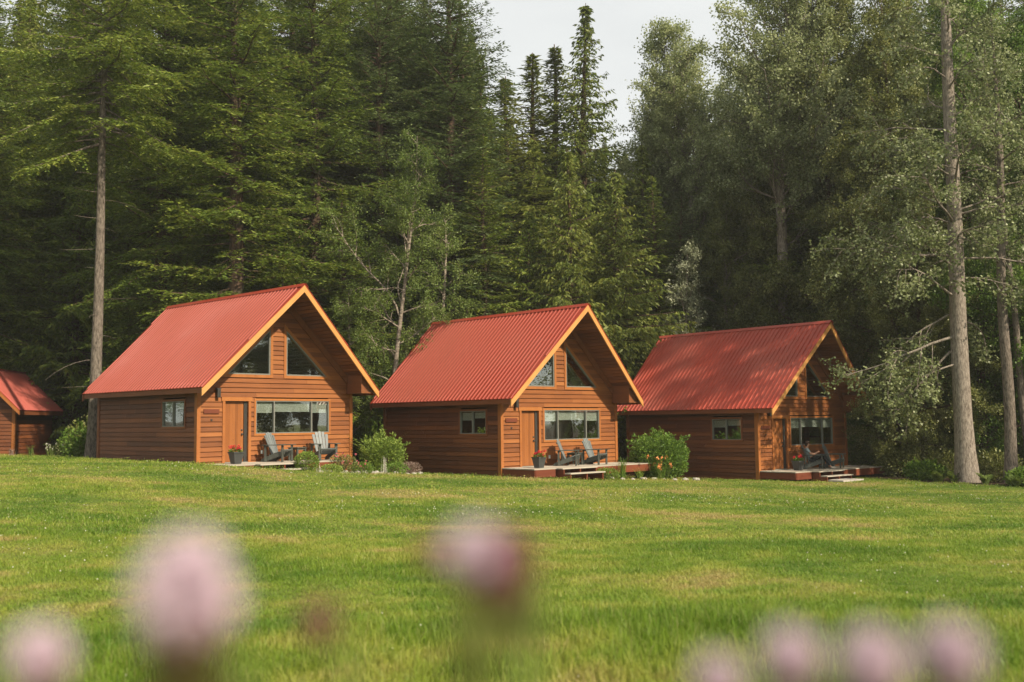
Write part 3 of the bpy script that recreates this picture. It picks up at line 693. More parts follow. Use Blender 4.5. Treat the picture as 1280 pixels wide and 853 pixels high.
# ------------------------------------------------------------------ person
def skin_obj(name, joints, edges, mat, parent, root=0, sub=2):
    me = bpy.data.meshes.new(name); me.from_pydata([j[0] for j in joints], edges, []); me.update()
    o = add(name, me, parent, mat); s = o.modifiers.new('skin', 'SKIN'); s.use_smooth_shade = True
    for i_, j in enumerate(joints):
        r = j[1]; me.skin_vertices[0].data[i_].radius = (r, r) if isinstance(r, (int, float)) else r
    me.skin_vertices[0].data[root].use_root = True
    sb = o.modifiers.new('sub', 'SUBSURF'); sb.levels = sub; sb.render_levels = sub
    return o
def person():
    ch = chairs[4]
    rt = empty('person', ch.location, ch.rotation_euler.z, 'person in a pale blue-grey shirt and dark trousers sitting in a deck chair, looking down', 'person')
    rt.location.z += .0
    sk = simple('skin', (.50, .27, .18), .55, .3, .05); sh = simple('blue_grey_shirt', (.26, .32, .33), .8, .1, .12); tr = simple('dark_trousers', (.03, .033, .036), .85, .1); hr = simple('dark_brown_hair', (.04, .022, .014), .7, .3); so = simple('pale_shoes', (.45, .40, .33), .8, .1)
    J = [((0, .02, .37), (.13, .10)), ((0, .10, .52), (.125, .095)), ((0, .17, .68), (.15, .10)), ((0, .20, .80), (.075, .065)), ((0, .18, .87), .048), ((0, .15, .93), .06), ((0, .13, 1.0), (.078, .092)), ((0, .14, 1.07), (.06, .07))]
    E = [(i_, i_ + 1) for i_ in range(7)]
    for s in (-1, 1):
        b = len(J); J += [((s * .17, .19, .76), .055), ((s * .25, .06, .60), .042), ((s * .19, -.12, .60), .034), ((s * .07, -.22, .66), .026), ((s * .055, -.27, .68), (.022, .03))]
        E += [(3, b), (b, b + 1), (b + 1, b + 2), (b + 2, b + 3), (b + 3, b + 4)]
        b = len(J); J += [((s * .09, -.02, .38), .085), ((s * .12, -.42, .56), .06), ((s * .12, -.58, .32), .05), ((s * .12, -.70, .10), .036), ((s * .12, -.74, .045), .036), ((s * .13, -.90, .035), .034)]
        E += [(0, b), (b, b + 1), (b + 1, b + 2), (b + 2, b + 3), (b + 3, b + 4), (b + 4, b + 5)]
    body = skin_obj('body', J, E, sk, rt)
    Js = [((0, .02, .36), (.145, .115)), ((0, .10, .52), (.14, .108)), ((0, .17, .68), (.165, .112)), ((0, .20, .80), (.09, .078))]; Es = [(0, 1), (1, 2), (2, 3)]
    for s in (-1, 1): b = len(Js); Js += [((s * .17, .19, .76), .068), ((s * .23, .10, .65), .06)]; Es += [(3, b), (b, b + 1)]
    skin_obj('shirt', Js, Es, sh, rt)
    Jt = [((0, .03, .34), (.145, .115))]; Et = []
    for s in (-1, 1): b = len(Jt); Jt += [((s * .09, -.02, .38), .098), ((s * .12, -.42, .565), .074), ((s * .12, -.58, .32), .064), ((s * .12, -.69, .12), .052)]; Et += [(0, b), (b, b + 1), (b + 1, b + 2), (b + 2, b + 3)]
    skin_obj('trousers', Jt, Et, tr, rt)
    for s in (-1, 1):
        skin_obj('shoe', [((s * .12, -.70, .07), .048), ((s * .12, -.76, .045), .045), ((s * .13, -.93, .038), .038)], [(0, 1), (1, 2)], so, rt)
    mb = MB(); mb.ball((0, .155, 1.035), (.086, .10, .09), 14, 10); mb.ball((0, .20, .97), (.075, .06, .08), 12, 8); mb.build('hair', hr, rt, True)
    mb = MB(); mb.ball((0, .035, .985), (.012, .02, .018), 8, 6); mb.build('nose', sk, rt, True)
    dk_ = simple('dark_lens', (.01, .01, .01), .2, .5)
    for s in (-1, 1):
        mb = MB(); mb.ball((s * .033, .052, 1.005), (.02, .012, .013), 8, 6); mb.build('sunglass_lens', dk_, rt, True)
        mb = MB(); mb.ball((s * .079, .13, .99), (.012, .02, .03), 8, 6); mb.build('ear', sk, rt, True)
        for f_ in range(4):
            mb = MB(); x = s * (.035 + f_ * .014); mb.tube([(x, -.27, .685), (x - s * .012, -.31, .69), (x - s * .03, -.315, .665)], [.008, .0075, .006], 6); mb.build('finger', sk, rt, True)
        mb = MB(); mb.tube([(s * .045, -.255, .70), (s * .02, -.28, .715)], [.010, .008], 6); mb.build('thumb', sk, rt, True)
person()

# ------------------------------------------------------------------ trees
def at(px, d): return (px - 640) / 1290.8 * d          # ground x seen at picture column px, d metres away
def conifer(seed, Ht, Rd, bare, tr, spacing=.34, kind='fir', dens=1.0, lean=0.0, deadlow=True, topw=.1):
    """returns (wood mesh, foliage mesh): trunk with whorls of limbs, side shoots, needle sprays"""
    g = np.random.default_rng(seed); ts = TubeSet()
    hz = np.linspace(0, Ht, 26); ph = g.random() * 6
    bx = lean * hz + .12 * np.sin(hz * .35 + ph) * (hz / Ht); by = .10 * np.sin(hz * .28 + ph * 2) * (hz / Ht)
    rr = tr * (1 - hz / Ht) ** .85 + .012; rr[0] *= 1.45; rr[1] *= 1.08
    ts.add(np.stack([bx, by, hz], 1), rr, 12)
    QP = []; QD = []; QS = []; QL = []; QW = []
    h = bare; az = g.random() * 6.3
    while h < Ht - .15:
        t = (h - bare) / (Ht - bare)
        nw = 1
        for _ in range(nw):
            az += 2.4 + g.normal() * .35
            if kind == 'cedar': prof = (1 - t) ** .75 * (.75 + .25 * min(1, t * 5))
            elif kind == 'fir': prof = (1 - t) ** .58 * (.70 + .30 * min(1, t * 4))
            else: prof = (1 - t) ** .8 * (.62 + .38 * min(1, t * 4))
            prof = min(prof, (1 - t) * (1.7 if kind == 'fir' else 1.1) + .012)
            Lm = Rd * prof * g.uniform(.5, 1.3) + topw * (1 - t)
            n = max(5, int(Lm / .35) + 3); s = np.linspace(0, 1, n)
            e0 = (-.28 + .75 * t ** 1.4 + g.normal() * .16) if kind != 'cedar' else (-.2 + .55 * t + g.normal() * .14)
            up = .30 if kind == 'fir' else (.42 if kind == 'cedar' else .15)
            el = e0 - .35 * s * (1 - t) + up * s ** 2 * 1.1
            aa = az + g.normal() * .25 * s + .12 * np.sin(s * 7 + ph)
            dl = Lm / (n - 1); dx = np.cos(el) * np.cos(aa) * dl; dy = np.cos(el) * np.sin(aa) * dl; dz = np.sin(el) * dl
            cx = np.interp(h, hz, bx); cy = np.interp(h, hz, by)
            P = np.stack([cx + np.r_[0, np.cumsum(dx[:-1])], cy + np.r_[0, np.cumsum(dy[:-1])], h + np.r_[0, np.cumsum(dz[:-1])]], 1)
            r0 = min(.012 + .012 * Lm, .07)
            ts.add(P, r0 * (1 - s) + .005, 4)
            # side shoots
            st = .15 / dens ** .5; m = max(4, int(Lm * .86 / st)); u = np.linspace(.12 if t > .15 else .28, 1.0, m) + g.normal(size=m) * .01
            u = np.clip(u, 0, 1); u = np.repeat(u, 2); side = np.tile([1.0, -1.0], m); k = len(u)
            pos = np.stack([np.interp(u, s, P[:, c]) for c in range(3)], 1)
            tan = nrm(np.stack([np.interp(u, s, np.gradient(P[:, c])) for c in range(3)], 1))
            lat = nrm(np.cross(tan, [0, 0, 1.0])) * side[:, None]
            ls = np.clip(Lm * .40, .08, 1.35) * min(1, .25 + 6 * (1 - t)) * np.clip(1.15 - np.abs(u - .42) * 1.35, .16, 1) * g.uniform(.55, 1.25, k)
            fw = g.uniform(.55, 1.1, k)[:, None]
            D2 = nrm(lat + tan * fw + np.array([0, 0, 1.0]) * (g.normal(size=(k, 1)) * .16 - .08))
            spc = .062 / dens ** .5
            cnt = np.maximum(2, (ls / spc).astype(int)); idx = np.repeat(np.arange(k), cnt)
            v = (np.concatenate([np.arange(c) for c in cnt]) + .5) / cnt[idx]
            droop = {'fir': .22, 'cedar': .75, 'spruce': .30}[kind]
            P2 = pos[idx] + D2[idx] * (v * ls[idx])[:, None]; P2[:, 2] -= droop * (v * ls[idx]) ** 2
            q = len(idx); sd_ = np.where(g.random(q) > .5, 1.0, -1.0)
            Sv = nrm(np.cross(D2[idx], [0, 0, 1.0]))
            if kind == 'cedar':
                D3 = nrm(D2[idx] * .5 + Sv * sd_[:, None] * .45 + np.array([0, 0, -.75]) + g.normal(size=(q, 3)) * .22)
                W3 = nrm(np.cross(D3, g.normal(size=(q, 3)) * .6 + Sv)); Lq = g.uniform(.13, .30, q); Wq = Lq * .17
            else:
                D3 = nrm(D2[idx] * .75 + Sv * sd_[:, None] * .8 + np.array([0, 0, 1.0]) * (g.normal(size=(q, 1)) * .28 - (.05 if kind == 'fir' else .2)))
                W3 = nrm(np.cross(D3, np.array([0, 0, 1.0]) + g.normal(size=(q, 3)) * .55)); Lq = g.uniform(.12, .24, q) * (1.15 - .4 * v); Wq = Lq * .15
            QP.append(P2); QD.append(D3); QS.append(W3); QL.append(Lq); QW.append(Wq)
        h += spacing * g.uniform(.5, 1.5) * (1 - .42 * t) / 3.1
    if deadlow and bare > 2:
        h = 1.5
        while h < bare + 1:
            a = g.random() * 6.3; Lm = g.uniform(.5, 2.2); s = np.linspace(0, 1, 6)
            P = np.stack([np.cos(a + s * .5) * s * Lm + np.interp(h, hz, bx), np.sin(a + s * .5) * s * Lm, h - .5 * s ** 2 * Lm * g.uniform(-.2, 1)], 1)
            ts.add(P, .016 * (1 - s) + .004, 3); h += g.uniform(.3, 1.0)
    V, Fq_ = leaf_quads(*[np.concatenate(z_) for z_ in (QP, QD, QS, QL, QW)])
    return ts.mesh('conifer_wood'), mesh_np('conifer_foliage', V, Fq_)
LEAFX = 3.2
def broadleaf(seed, trunk, rad, limbs, leaf=.085, per=14, sub=(8, 6), droop=.0, cl=.13, up=.15, lw=.40, thin=3):
    """trunk: polyline, rad: radii; limbs: list of (height fraction, azimuth, length, elevation); grows limbs > twigs > leaves"""
    g = np.random.default_rng(seed); ts = TubeSet(); trunk = np.array(trunk, float); rad = np.array(rad, float)
    d = np.r_[0, np.cumsum(np.linalg.norm(np.diff(trunk, axis=0), axis=1))]; d /= d[-1]; f = np.linspace(0, 1, 22)
    T = np.stack([np.interp(f, d, trunk[:, c]) for c in range(3)], 1)
    for _ in range(2): T[1:-1] = (T[:-2] + T[1:-1] * 2 + T[2:]) / 4
    rr = np.interp(f, d, rad); rr[0] *= 1.35; rr[1] *= 1.08; ts.add(T, rr, 12)
    LP = []; LD = []
    def curve(p, dr, Ln, wob, dp, n=7):
        s = np.linspace(0, 1, n); P = [np.array(p, float)]; dd = np.array(dr, float)
        for _ in range(n - 1):
            dd = dd + g.normal(size=3) * wob + np.array([0, 0, -dp]); dd /= np.linalg.norm(dd); P.append(P[-1] + dd * Ln / (n - 1))
        return np.array(P), s
    def side(dr, ang):
        a = g.normal(size=3); a -= a.dot(dr) * dr; a /= np.linalg.norm(a) + 1e-9; return dr * math.cos(ang) + a * math.sin(ang)
    for hf, az, Ln, el in limbs:
        p = np.array([np.interp(hf, f, T[:, c]) for c in range(3)]); r0 = np.interp(hf, f, rr)
        dr = np.array([math.cos(az) * math.cos(el), math.sin(az) * math.cos(el), math.sin(el)])
        P, s = curve(p, dr, Ln, .13, droop * .5 - up * .35, 9); rl = min(r0 * .6, .012 + .010 * Ln)
        ts.add(P, rl * (1 - s * .85) + .004, 6)
        n2 = max(3, int(sub[0] * (.5 + Ln / 5)))
        for k in range(n2):
            u = .22 + .78 * (k + g.random() * .8) / n2; u = min(u, 1)
            q = np.array([np.interp(u, s, P[:, c]) for c in range(3)]); tn = P[min(8, int(u * 8) + 1) if u < .99 else 8] - P[max(0, min(7, int(u * 8)))]; tn /= np.linalg.norm(tn) + 1e-9
            L2 = Ln * .42 * (1.15 - u * .65) * g.uniform(.6, 1.3) + .25
            d2 = side(tn, g.uniform(.45, 1.05)); d2[2] += up * .6; d2 /= np.linalg.norm(d2)
            P2, s2 = curve(q, d2, L2, .16, droop, 6); ts.add(P2, (.004 + .009 * L2) * (1 - s2) + .003, 4)
            n3 = max(2, int(sub[1] * (.4 + L2 / 1.5)))
            for k3 in range(n3):
                u3 = .2 + .8 * (k3 + g.random()) / n3; u3 = min(u3, 1)
                q3 = np.array([np.interp(u3, s2, P2[:, c]) for c in range(3)]); t3 = P2[-1] - P2[0]; t3 /= np.linalg.norm(t3) + 1e-9
                L3 = g.uniform(.25, .7) * (.6 + .4 * min(L2, 1.5)); d3 = side(t3, g.uniform(.3, 1.1)); P3, s3 = curve(q3, d3, L3, .2, droop * 1.6, 4)
                if thin and k3 % thin == 0: ts.add(P3, .004 * (1 - s3) + .002, 3)
                m = max(4, int(per * LEAFX * L3 / .5)); uu = g.random(m)
                B = np.stack([np.interp(uu, s3, P3[:, c]) for c in range(3)], 1) + g.normal(size=(m, 3)) * cl * .6
                LP.append(B); LD.append(np.repeat(d3[None], m, 0))
    B = np.concatenate(LP); n = len(B)
    D = nrm(np.concatenate(LD) * .5 + g.normal(size=(n, 3)) * .7 + np.array([0, 0, -.25])); S = nrm(np.cross(D, g.normal(size=(n, 3)) * .7 + np.array([0, 0, 1.0])))
    Lh = leaf * g.uniform(.65, 1.35, n)
    V, Fq_ = leaf_quads(B, D, S, Lh, Lh * lw)
    return ts.mesh('broadleaf_wood'), mesh_np('broadleaf_foliage', V, Fq_)
def limbs_auto(g, n, h0, h1, L0, L1, e0=.2, e1=1.0, azs=None, pw=.8):
    out = []; az = g.random() * 6.3
    for k in range(n):
        t = (k + g.random()) / n; az += 2.4 + g.normal() * .4; a = az if azs is None else azs[0] + g.normal() * azs[1]
        hump = math.sin(math.pi * min(1, .22 + t * .78)) ** pw
        out.append((h0 + (h1 - h0) * t, a, (L0 * (1 - t) + L1 * t) * (.45 + .55 * hump) * g.uniform(.75, 1.2), e0 + (e1 - e0) * t + g.normal() * .12))
    return out
def place(nm, wd, fo, bm, lm, x, y, rz, sc, label, cat, group=None, zoff=-.08, crown='crown'):
    rt = empty(nm, (x, y, gzf(x, y) + zoff), rz, label, cat, group); rt.scale = (sc, sc, sc) if isinstance(sc, (int, float)) else sc
    a = add('trunk', wd, rt); b = add(crown, fo, rt)
    if not wd.materials: wd.materials.append(bm)
    if not fo.materials: fo.materials.append(lm)
    for o_, m_ in ((a, bm), (b, lm)):
        if o_.data.materials[0] != m_: o_.material_slots[0].link = 'OBJECT'; o_.material_slots[0].material = m_
    return rt
PR = {}
PR['fir1'] = conifer(11, 27, 4.6, 4.0, .36, .30, 'fir')
PR['fir2'] = conifer(12, 26, 3.9, 2.5, .33, .30, 'fir')
PR['spr1'] = conifer(21, 20, 3.1, .9, .22, .24, 'spruce', 1.0)
PR['spr2'] = conifer(22, 18, 3.3, .7, .22, .25, 'spruce', .9)
PR['ced1'] = conifer(31, 24, 3.9, .8, .30, .26, 'cedar', .9)
PR['ced2'] = conifer(32, 15, 3.6, .4, .22, .24, 'cedar', .9)
GF = 'conifers of the forest edge behind the cabins'
def con(key, px, d, rz, sc, label, lm='fir', bm='bark_brown', nm='fir_tree', dx=0):
    return place(nm, *PR[key], M[bm], M[lm], at(px, d) + dx, d, rz, sc, label, 'tree', GF)
PR['pine'] = conifer(41, 25, 4.5, 12.6, .235, .30, 'fir', 1.0, lean=.016)
place('pine_tree', *PR['pine'], M['bark_grey'], M['fir'], -16.45, 40.6, 1.0, 1, 'tall pine with bare grey trunk standing between the shed and the nearest cabin', 'tree', GF)
con('fir1', 199, 47, .4, (1.0, 1.0, 1.05), 'fir with thick brown trunk showing left of the ridge of the cabin nearest the shed', 'fir')
con('fir2', 292, 44.5, 2.1, (1.25, 1.25, 1.1), 'broad bright green fir with low sweeping boughs directly above the cabin nearest the shed', 'fir')
con('fir1', 392, 50, 3.3, (1.05, 1.05, 1.12), 'fir between the bright broad fir and the bare fir trunk further right', 'fir')
con('fir1', 474, 52, 4.0, (1.0, 1.0, 1.12), 'fir with visible grey trunk high above the gap between two cabins', 'fir_blue')
con('fir2', 562, 53, 5.1, (1.4, 1.4, 1.1), 'tall fir at the left edge of the open sky', 'fir_blue')
con('spr1', 641, 57, .3, (2.2, 2.2, 1.10), 'small spruce at the lower left corner of the open sky', 'cedar', nm='spruce_tree')
con('spr2', 607, 51, 1.8, (1.2, 1.2, .94), 'dark bushy spruce above the ridge of the middle cabin', 'fir', nm='spruce_tree')
con('spr1', 670, 59, 2.2, (2.2, 2.2, 1.20), 'narrow spruce beside the taller pointed spruce', 'cedar', nm='spruce_tree')
con('spr1', 694, 60, 4.4, (2.3, 2.3, 1.25), 'pointed sparse spruce against the sky, left of the highest pointed cedar', 'cedar', nm='spruce_tree')
con('ced1', 735, 58, .9, (1.45, 1.45, 1.11), 'highest pointed cedar standing alone against the sky', 'cedar', nm='cedar_tree')
con('ced2', 712, 50, 2.9, (1.15, 1.15, 1.06), 'yellow-green cedar above the gable peak of the middle cabin', 'cedar', nm='cedar_tree')
con('ced2', 774, 50.5, 4.7, (1.3, 1.3, 1.0), 'wide yellow-green cedar in the gap between middle and right cabins', 'cedar', nm='cedar_tree')
con('ced2', 665, 51.5, 5.7, (1.1, 1.1, .88), 'dark cedar behind the middle cabin roof', 'fir', nm='cedar_tree')
con('spr2', 822, 54, 3.6, (1.2, 1.2, .86), 'spruce at the foot of the pale cottonwood', 'fir', nm='spruce_tree')
con('ced1', 22, 57, 2.0, (1.3, 1.3, 1.1), 'dark drooping cedar behind the small shed', 'cedar', nm='cedar_tree')
con('ced2', 92, 53, 3.9, (1.2, 1.2, 1.05), 'dark low cedar between the shed and the bare pine trunk', 'fir', nm='cedar_tree')
con('fir1', 95, 55, .8, (1.05, 1.05, 1.0), 'fir seen above the shed, left of the bare pine trunk', 'fir')
con('fir2', -35, 50, 5.5, (1.2, 1.2, 1), 'fir at the left edge of the photograph', 'fir')
con('spr2', 352, 45.5, .9, (1.05, 1.05, .55), 'low young spruce behind the ridge of the cabin nearest the shed', 'fir', nm='spruce_tree')
con('spr2', 232, 43.3, 1.9, (1.0, 1.0, .50), 'low young spruce with pale tips behind the back roof slope nearest the shed', 'fir', nm='spruce_tree')
con('spr2', 430, 47, 3.0, (1.1, 1.1, .72), 'dark spruce left of the forked birch', 'fir', nm='spruce_tree')
con('fir2', 915, 60, 3.2, (1.1, 1.1, .70), 'fir behind the pale cottonwood, right side', 'fir_blue')
con('fir1', 1075, 54, 1.2, (1.1, 1.1, 1.0), 'tall dark fir above the right cabin gable', 'fir_blue')
con('fir2', 1235, 52, 4.2, (1.1, 1.1, 1.05), 'dark fir behind the cottonwood trunk at the right', 'fir_blue')
# forked birch
g_ = np.random.default_rng(5)
tw1 = [(0, 0, 0), (.05, 0, 2.5), (.28, .1, 5.2), (.5, .1, 7), (.85, 0, 9.8), (1.15, 0, 12.4), (1.2, 0, 14.5)]
wd, fo = broadleaf(51, tw1, [.13, .115, .095, .08, .055, .03, .012], limbs_auto(g_, 26, .22, .98, 3.1, 1.2, .35, 1.0) + [(.45, 2.9, 5.2, 1.32)], .075, 13, (7, 6), .10, .16)
place('birch_tree', wd, fo, M['bark_birch'], M['birchleaf'], at(487, 44), 44, 0, 1, 'slender forked birch with pale trunk between the two left cabins', 'tree', 'birches at the forest edge')
wd2, fo2 = broadleaf(52, [(0, 0, 0), (.1, 0, 3), (-.1, .1, 6), (.1, 0, 9), (.1, 0, 11)], [.13, .11, .08, .05, .012], limbs_auto(g_, 24, .12, .98, 2.8, 1.0, .2, 1.0), .075, 13, (7, 6), .08, .16)
place('birch_tree', wd2, fo2, M['bark_birch'], M['birchleaf'], at(556, 48.5), 48.5, 1, 1.1, 'leafy young birch right of the forked birch', 'tree', 'birches at the forest edge')
place('birch_tree', wd2, fo2, M['bark_birch'], M['birchleaf'], at(437, 45), 45, 3, .72, 'short leafy birch left of the forked birch', 'tree', 'birches at the forest edge')
# pale cottonwood against the sky
tw = [(0, 0, 0), (.2, 0, 6), (.1, 0, 12), (.25, 0, 15), (-.3, .2, 18.5), (-.9, .3, 22), (-1.2, .3, 25.2)]
lm_ = [(.50, 0.3, 5.5, 1.0), (.52, 1.4, 5.0, .9), (.55, 3.3, 5.5, .75), (.58, 5.2, 5, .9), (.6, .1, 6.5, 1.15), (.62, 2.6, 5.0, .8)] + limbs_auto(g_, 40, .44, .99, 5.0, 3.6, .25, .95)
wd, fo = broadleaf(61, tw, [.34, .30, .26, .22, .15, .09, .02], lm_, .12, 5.0, (9, 7), .0, .2, .3, .42)
M['cottonpale'] = leafmat('pale_cottonwood_leaves', (.10, .135, .045), (.24, .28, .11), (.46, .49, .27), .45, .4)
place('cottonwood_tree', wd, fo, M['bark_cotton'], M['cottonpale'], at(868, 60), 60, 0, 1, 'pale grey-green cottonwood rising against the sky above the right cabin', 'tree', 'cottonwoods')
CW = (wd, fo)
place('cottonwood_tree', wd, fo, M['bark_cotton'], M['cottonpale'], at(826, 62), 62, 3.0, (.8, .8, .90), 'shorter pale airy cottonwood left of the tallest pale one, edging the sky gap', 'tree', 'cottonwoods')
place('cottonwood_tree', wd, fo, M['bark_cotton'], M['cottonleaf'], at(985, 53), 53, 2.2, (1.0, 1.0, 1.03), 'tall cottonwood with forked limbs against sky glimpses, above the right cabin peak', 'tree', 'cottonwoods')
place('cottonwood_tree', wd, fo, M['bark_cotton'], M['cottonpale'], at(935, 66), 66, 4.0, (1, 1, 1.0), 'pale cottonwood crown seen just right of the palest one', 'tree', 'cottonwoods')
# dark broadleaf trees on the right
def dark(seed, Ht, Rm, n, low):
    g2 = np.random.default_rng(seed); tw = [(0, 0, 0), (.15, 0, Ht * .3), (-.15, .2, Ht * .6), (.1, 0, Ht)]
    return broadleaf(seed, tw, [.24, .19, .12, .02], limbs_auto(g2, n, low, .98, Rm, Rm * .42, .05, 1.0, None, .5), .10, 13, (8, 7), .04, .2, .1, .42)
DK1 = dark(71, 17, 5.2, 40, .10); DK2 = dark(72, 22, 5.0, 46, .14)
GD = 'dark broadleaf trees on the right'
for key, px, d, rz, sc, lab, mt in [
    (DK1, 912, 54.5, .4, (.72, .72, .86), 'dark alder right above the ridge of the right cabin, thin pale trunk', 'cottondark'),
    (DK1, 962, 56, 1.7, (.85, .85, 1.1), 'dark alder above the middle of the right cabin roof', 'cottondark'),
    (DK2, 1040, 53.5, 2.9, (1, 1, 1.2), 'big dark broadleaf tree above the gable of the right cabin', 'cottondark'),
    (DK2, 1120, 46.5, 4.1, (.85, .85, 1.0), 'dark tree with thick shaded trunk behind the deck end of the right cabin', 'cottondark'),
    (DK1, 1150, 43.5, 5.0, (.62, .62, .7), 'leafy tree between the thick shaded trunk and the tall cottonwood', 'cottondark'),
    (DK2, 1225, 46, .9, (.85, .85, 1.05), 'leafy dark tree just right behind the tall cottonwood', 'shrubleaf'),
    (DK1, 1292, 42.5, 2.2, (.8, .8, 1.1), 'leafy tree at the right edge of the photograph', 'shrubleaf'),
    (DK1, 1090, 50, 3.4, (.55, .55, .5), 'low leafy tree beside the right cabin, behind its deck', 'shrubleaf')]:
    place('alder_tree', *key, M['bark_birch'] if px < 1000 else M['bark_brown'], M[mt], at(px, d), d, rz, sc, lab, 'tree', GD)
# whitish leaved young tree
wd, fo = broadleaf(81, [(0, 0, 0), (.1, 0, 3), (.1, 0, 6.5), (.3, 0, 10.6)], [.12, .1, .06, .01], limbs_auto(g_, 22, .35, .98, 2.0, .9, .3, 1.1), .10, 11, (6, 5), .0, .15)
pale = leafmat('pale_leaf_backs', (.12, .14, .07), (.25, .27, .16), (.45, .46, .33), .3, .3)
place('poplar_tree', wd, fo, M['bark_birch'], pale, at(856, 51.5), 51.5, 0, (.9, .9, 1.05), 'young poplar with whitish leaves left of the right cabin ridge', 'tree')
# the tall cottonwood in front, trunk clear to the eye
tw = [(0, 0, 0), (-.06, 0, 2.5), (-.08, 0, 6), (-.02, 0, 10), (-.06, 0, 15), (0, 0, 20), (0, .1, 26)]
g3 = np.random.default_rng(91)
lm_ = [(.215, 3.35, 4.6, -.02), (.20, 3.0, 3.6, -.42), (.175, 3.5, 3.0, -.35), (.25, 2.7, 3.4, .1), (.27, 3.7, 3.8, .15), (.30, 5.9, 2.4, .0), (.24, .3, 2.0, -.2), (.33, 3.2, 4.8, .25), (.36, 2.6, 3.8, .3), (.38, 4.0, 4.2, .3), (.40, .2, 3.2, .3)]
lm_ += limbs_auto(g3, 46, .30, .97, 3.8, 1.6, .15, .9)
wd, fo = broadleaf(91, tw, [.36, .33, .30, .27, .22, .15, .03], lm_, .11, 3.6, (8, 7), .10, .13, .0, .42, 2)
COTTON = place('cottonwood_tree', wd, fo, M['bark_cotton'], M['cottonleaf'], 17.0, 39.0, 0, 1, 'tallest front cottonwood with thick pale trunk right of the cabins', 'tree', 'cottonwoods')
wd3, fo3 = broadleaf(92, [(0, 0, 0), (.1, 0, 3), (-.05, 0, 7), (.2, 0, 12), (.1, 0, 18)], [.22, .20, .17, .12, .02], limbs_auto(g3, 17, .5, .97, 2.6, 1.4, .2, .9), .085, 6, (7, 6), .05, .14)
place('birch_tree', wd3, fo3, M['bark_grey'], M['cottonleaf'], at(1257, 38.6), 38.6, 0, 1, 'mottled trunk just right of the tall cottonwood', 'tree', 'birches at the forest edge')
place('birch_tree', wd3, fo3, M['bark_grey'], M['cottonleaf'], at(1283, 40), 40, 2.5, (.65, .65, 1), 'slim leaning trunk at the right edge', 'tree', 'birches at the forest edge').rotation_euler[1] = .05
# big shaded stump-like trunk behind the third cabin
# trees out of frame to the right: they shade the right side and stand in the window reflections
for key, x, y, rz, sc in [(DK2, 35, 42, 0, 1), (CW, 42, 20, 1, (.9, .9, .9)), (DK1, 36, 16, 2, 1), (DK2, 39, 4, 3, 1), (DK2, 38, 31, 4, 1.05), (DK1, 45, 24, 5, 1.1), (DK2, 50, 12, 1.6, 1), (DK1, 28.5, 45, 5.5, .9), (DK2, 47, -8, 4.4, 1)]:
    place('alder_tree', *key, M['bark_brown'], M['cottondark'], x, y, rz, sc, 'broadleaf tree of the lawn edge beyond the right side of the photograph', 'tree', 'trees beyond the right edge')
for x, y in [(-28, 38), (-31, 30)]:
    place('fir_tree', *PR['fir2'], M['bark_brown'], M['fir'], x, y, x, 1, 'fir of the lawn edge beyond the left side of the photograph', 'tree', 'trees beyond the left edge')

# far wood: one mass behind the named trees
def gn_scatter(name, pts, rots, scls, idxs, protos, kind='stuff'):
    """one object: instances of the prototype meshes on points"""
    me = bpy.data.meshes.new(name); n = len(pts); me.vertices.add(n); me.vertices.foreach_set('co', np.asarray(pts, np.float32).ravel())
    for nm, ty, dt in (('rot', 'FLOAT_VECTOR', rots), ('scl', 'FLOAT_VECTOR', scls)):
        a_ = me.attributes.new(nm, ty, 'POINT'); a_.data.foreach_set('vector', np.asarray(dt, np.float32).ravel())
    a_ = me.attributes.new('idx', 'INT', 'POINT'); a_.data.foreach_set('value', np.asarray(idxs, np.int32))
    ob = add(name, me); ob['kind'] = kind
    col = bpy.data.collections.new(name + '_pieces')
    for k, p in enumerate(protos): p.name = '%s_piece_%02d' % (name, k); col.objects.link(p)
    ng = bpy.data.node_groups.new(name, 'GeometryNodeTree')
    ng.interface.new_socket('Geometry', in_out='INPUT', socket_type='NodeSocketGeometry'); ng.interface.new_socket('Geometry', in_out='OUTPUT', socket_type='NodeSocketGeometry')
    N_ = ng.nodes; gi = N_.new('NodeGroupInput'); go = N_.new('NodeGroupOutput'); io = N_.new('GeometryNodeInstanceOnPoints'); ci = N_.new('GeometryNodeCollectionInfo')
    ci.inputs['Collection'].default_value = col; ci.inputs['Separate Children'].default_value = True; ci.inputs['Reset Children'].default_value = True
    def att(nm, ty):
        a = N_.new('GeometryNodeInputNamedAttribute'); a.data_type = ty; a.inputs['Name'].default_value = nm; return a.outputs['Attribute']
    m2p = N_.new('GeometryNodeMeshToPoints'); ng.links.new(gi.outputs[0], m2p.inputs[0]); ng.links.new(m2p.outputs[0], io.inputs['Points'])
    ng.links.new(ci.outputs[0], io.inputs['Instance']); io.inputs['Pick Instance'].default_value = True
    ng.links.new(att('idx', 'INT'), io.inputs['Instance Index'])
    ng.links.new(att('rot', 'FLOAT_VECTOR'), io.inputs['Rotation']); ng.links.new(att('scl', 'FLOAT_VECTOR'), io.inputs['Scale'])
    ng.links.new(io.outputs[0], go.inputs[0])
    md = ob.modifiers.new('scatter', 'NODES'); md.node_group = ng
    return ob
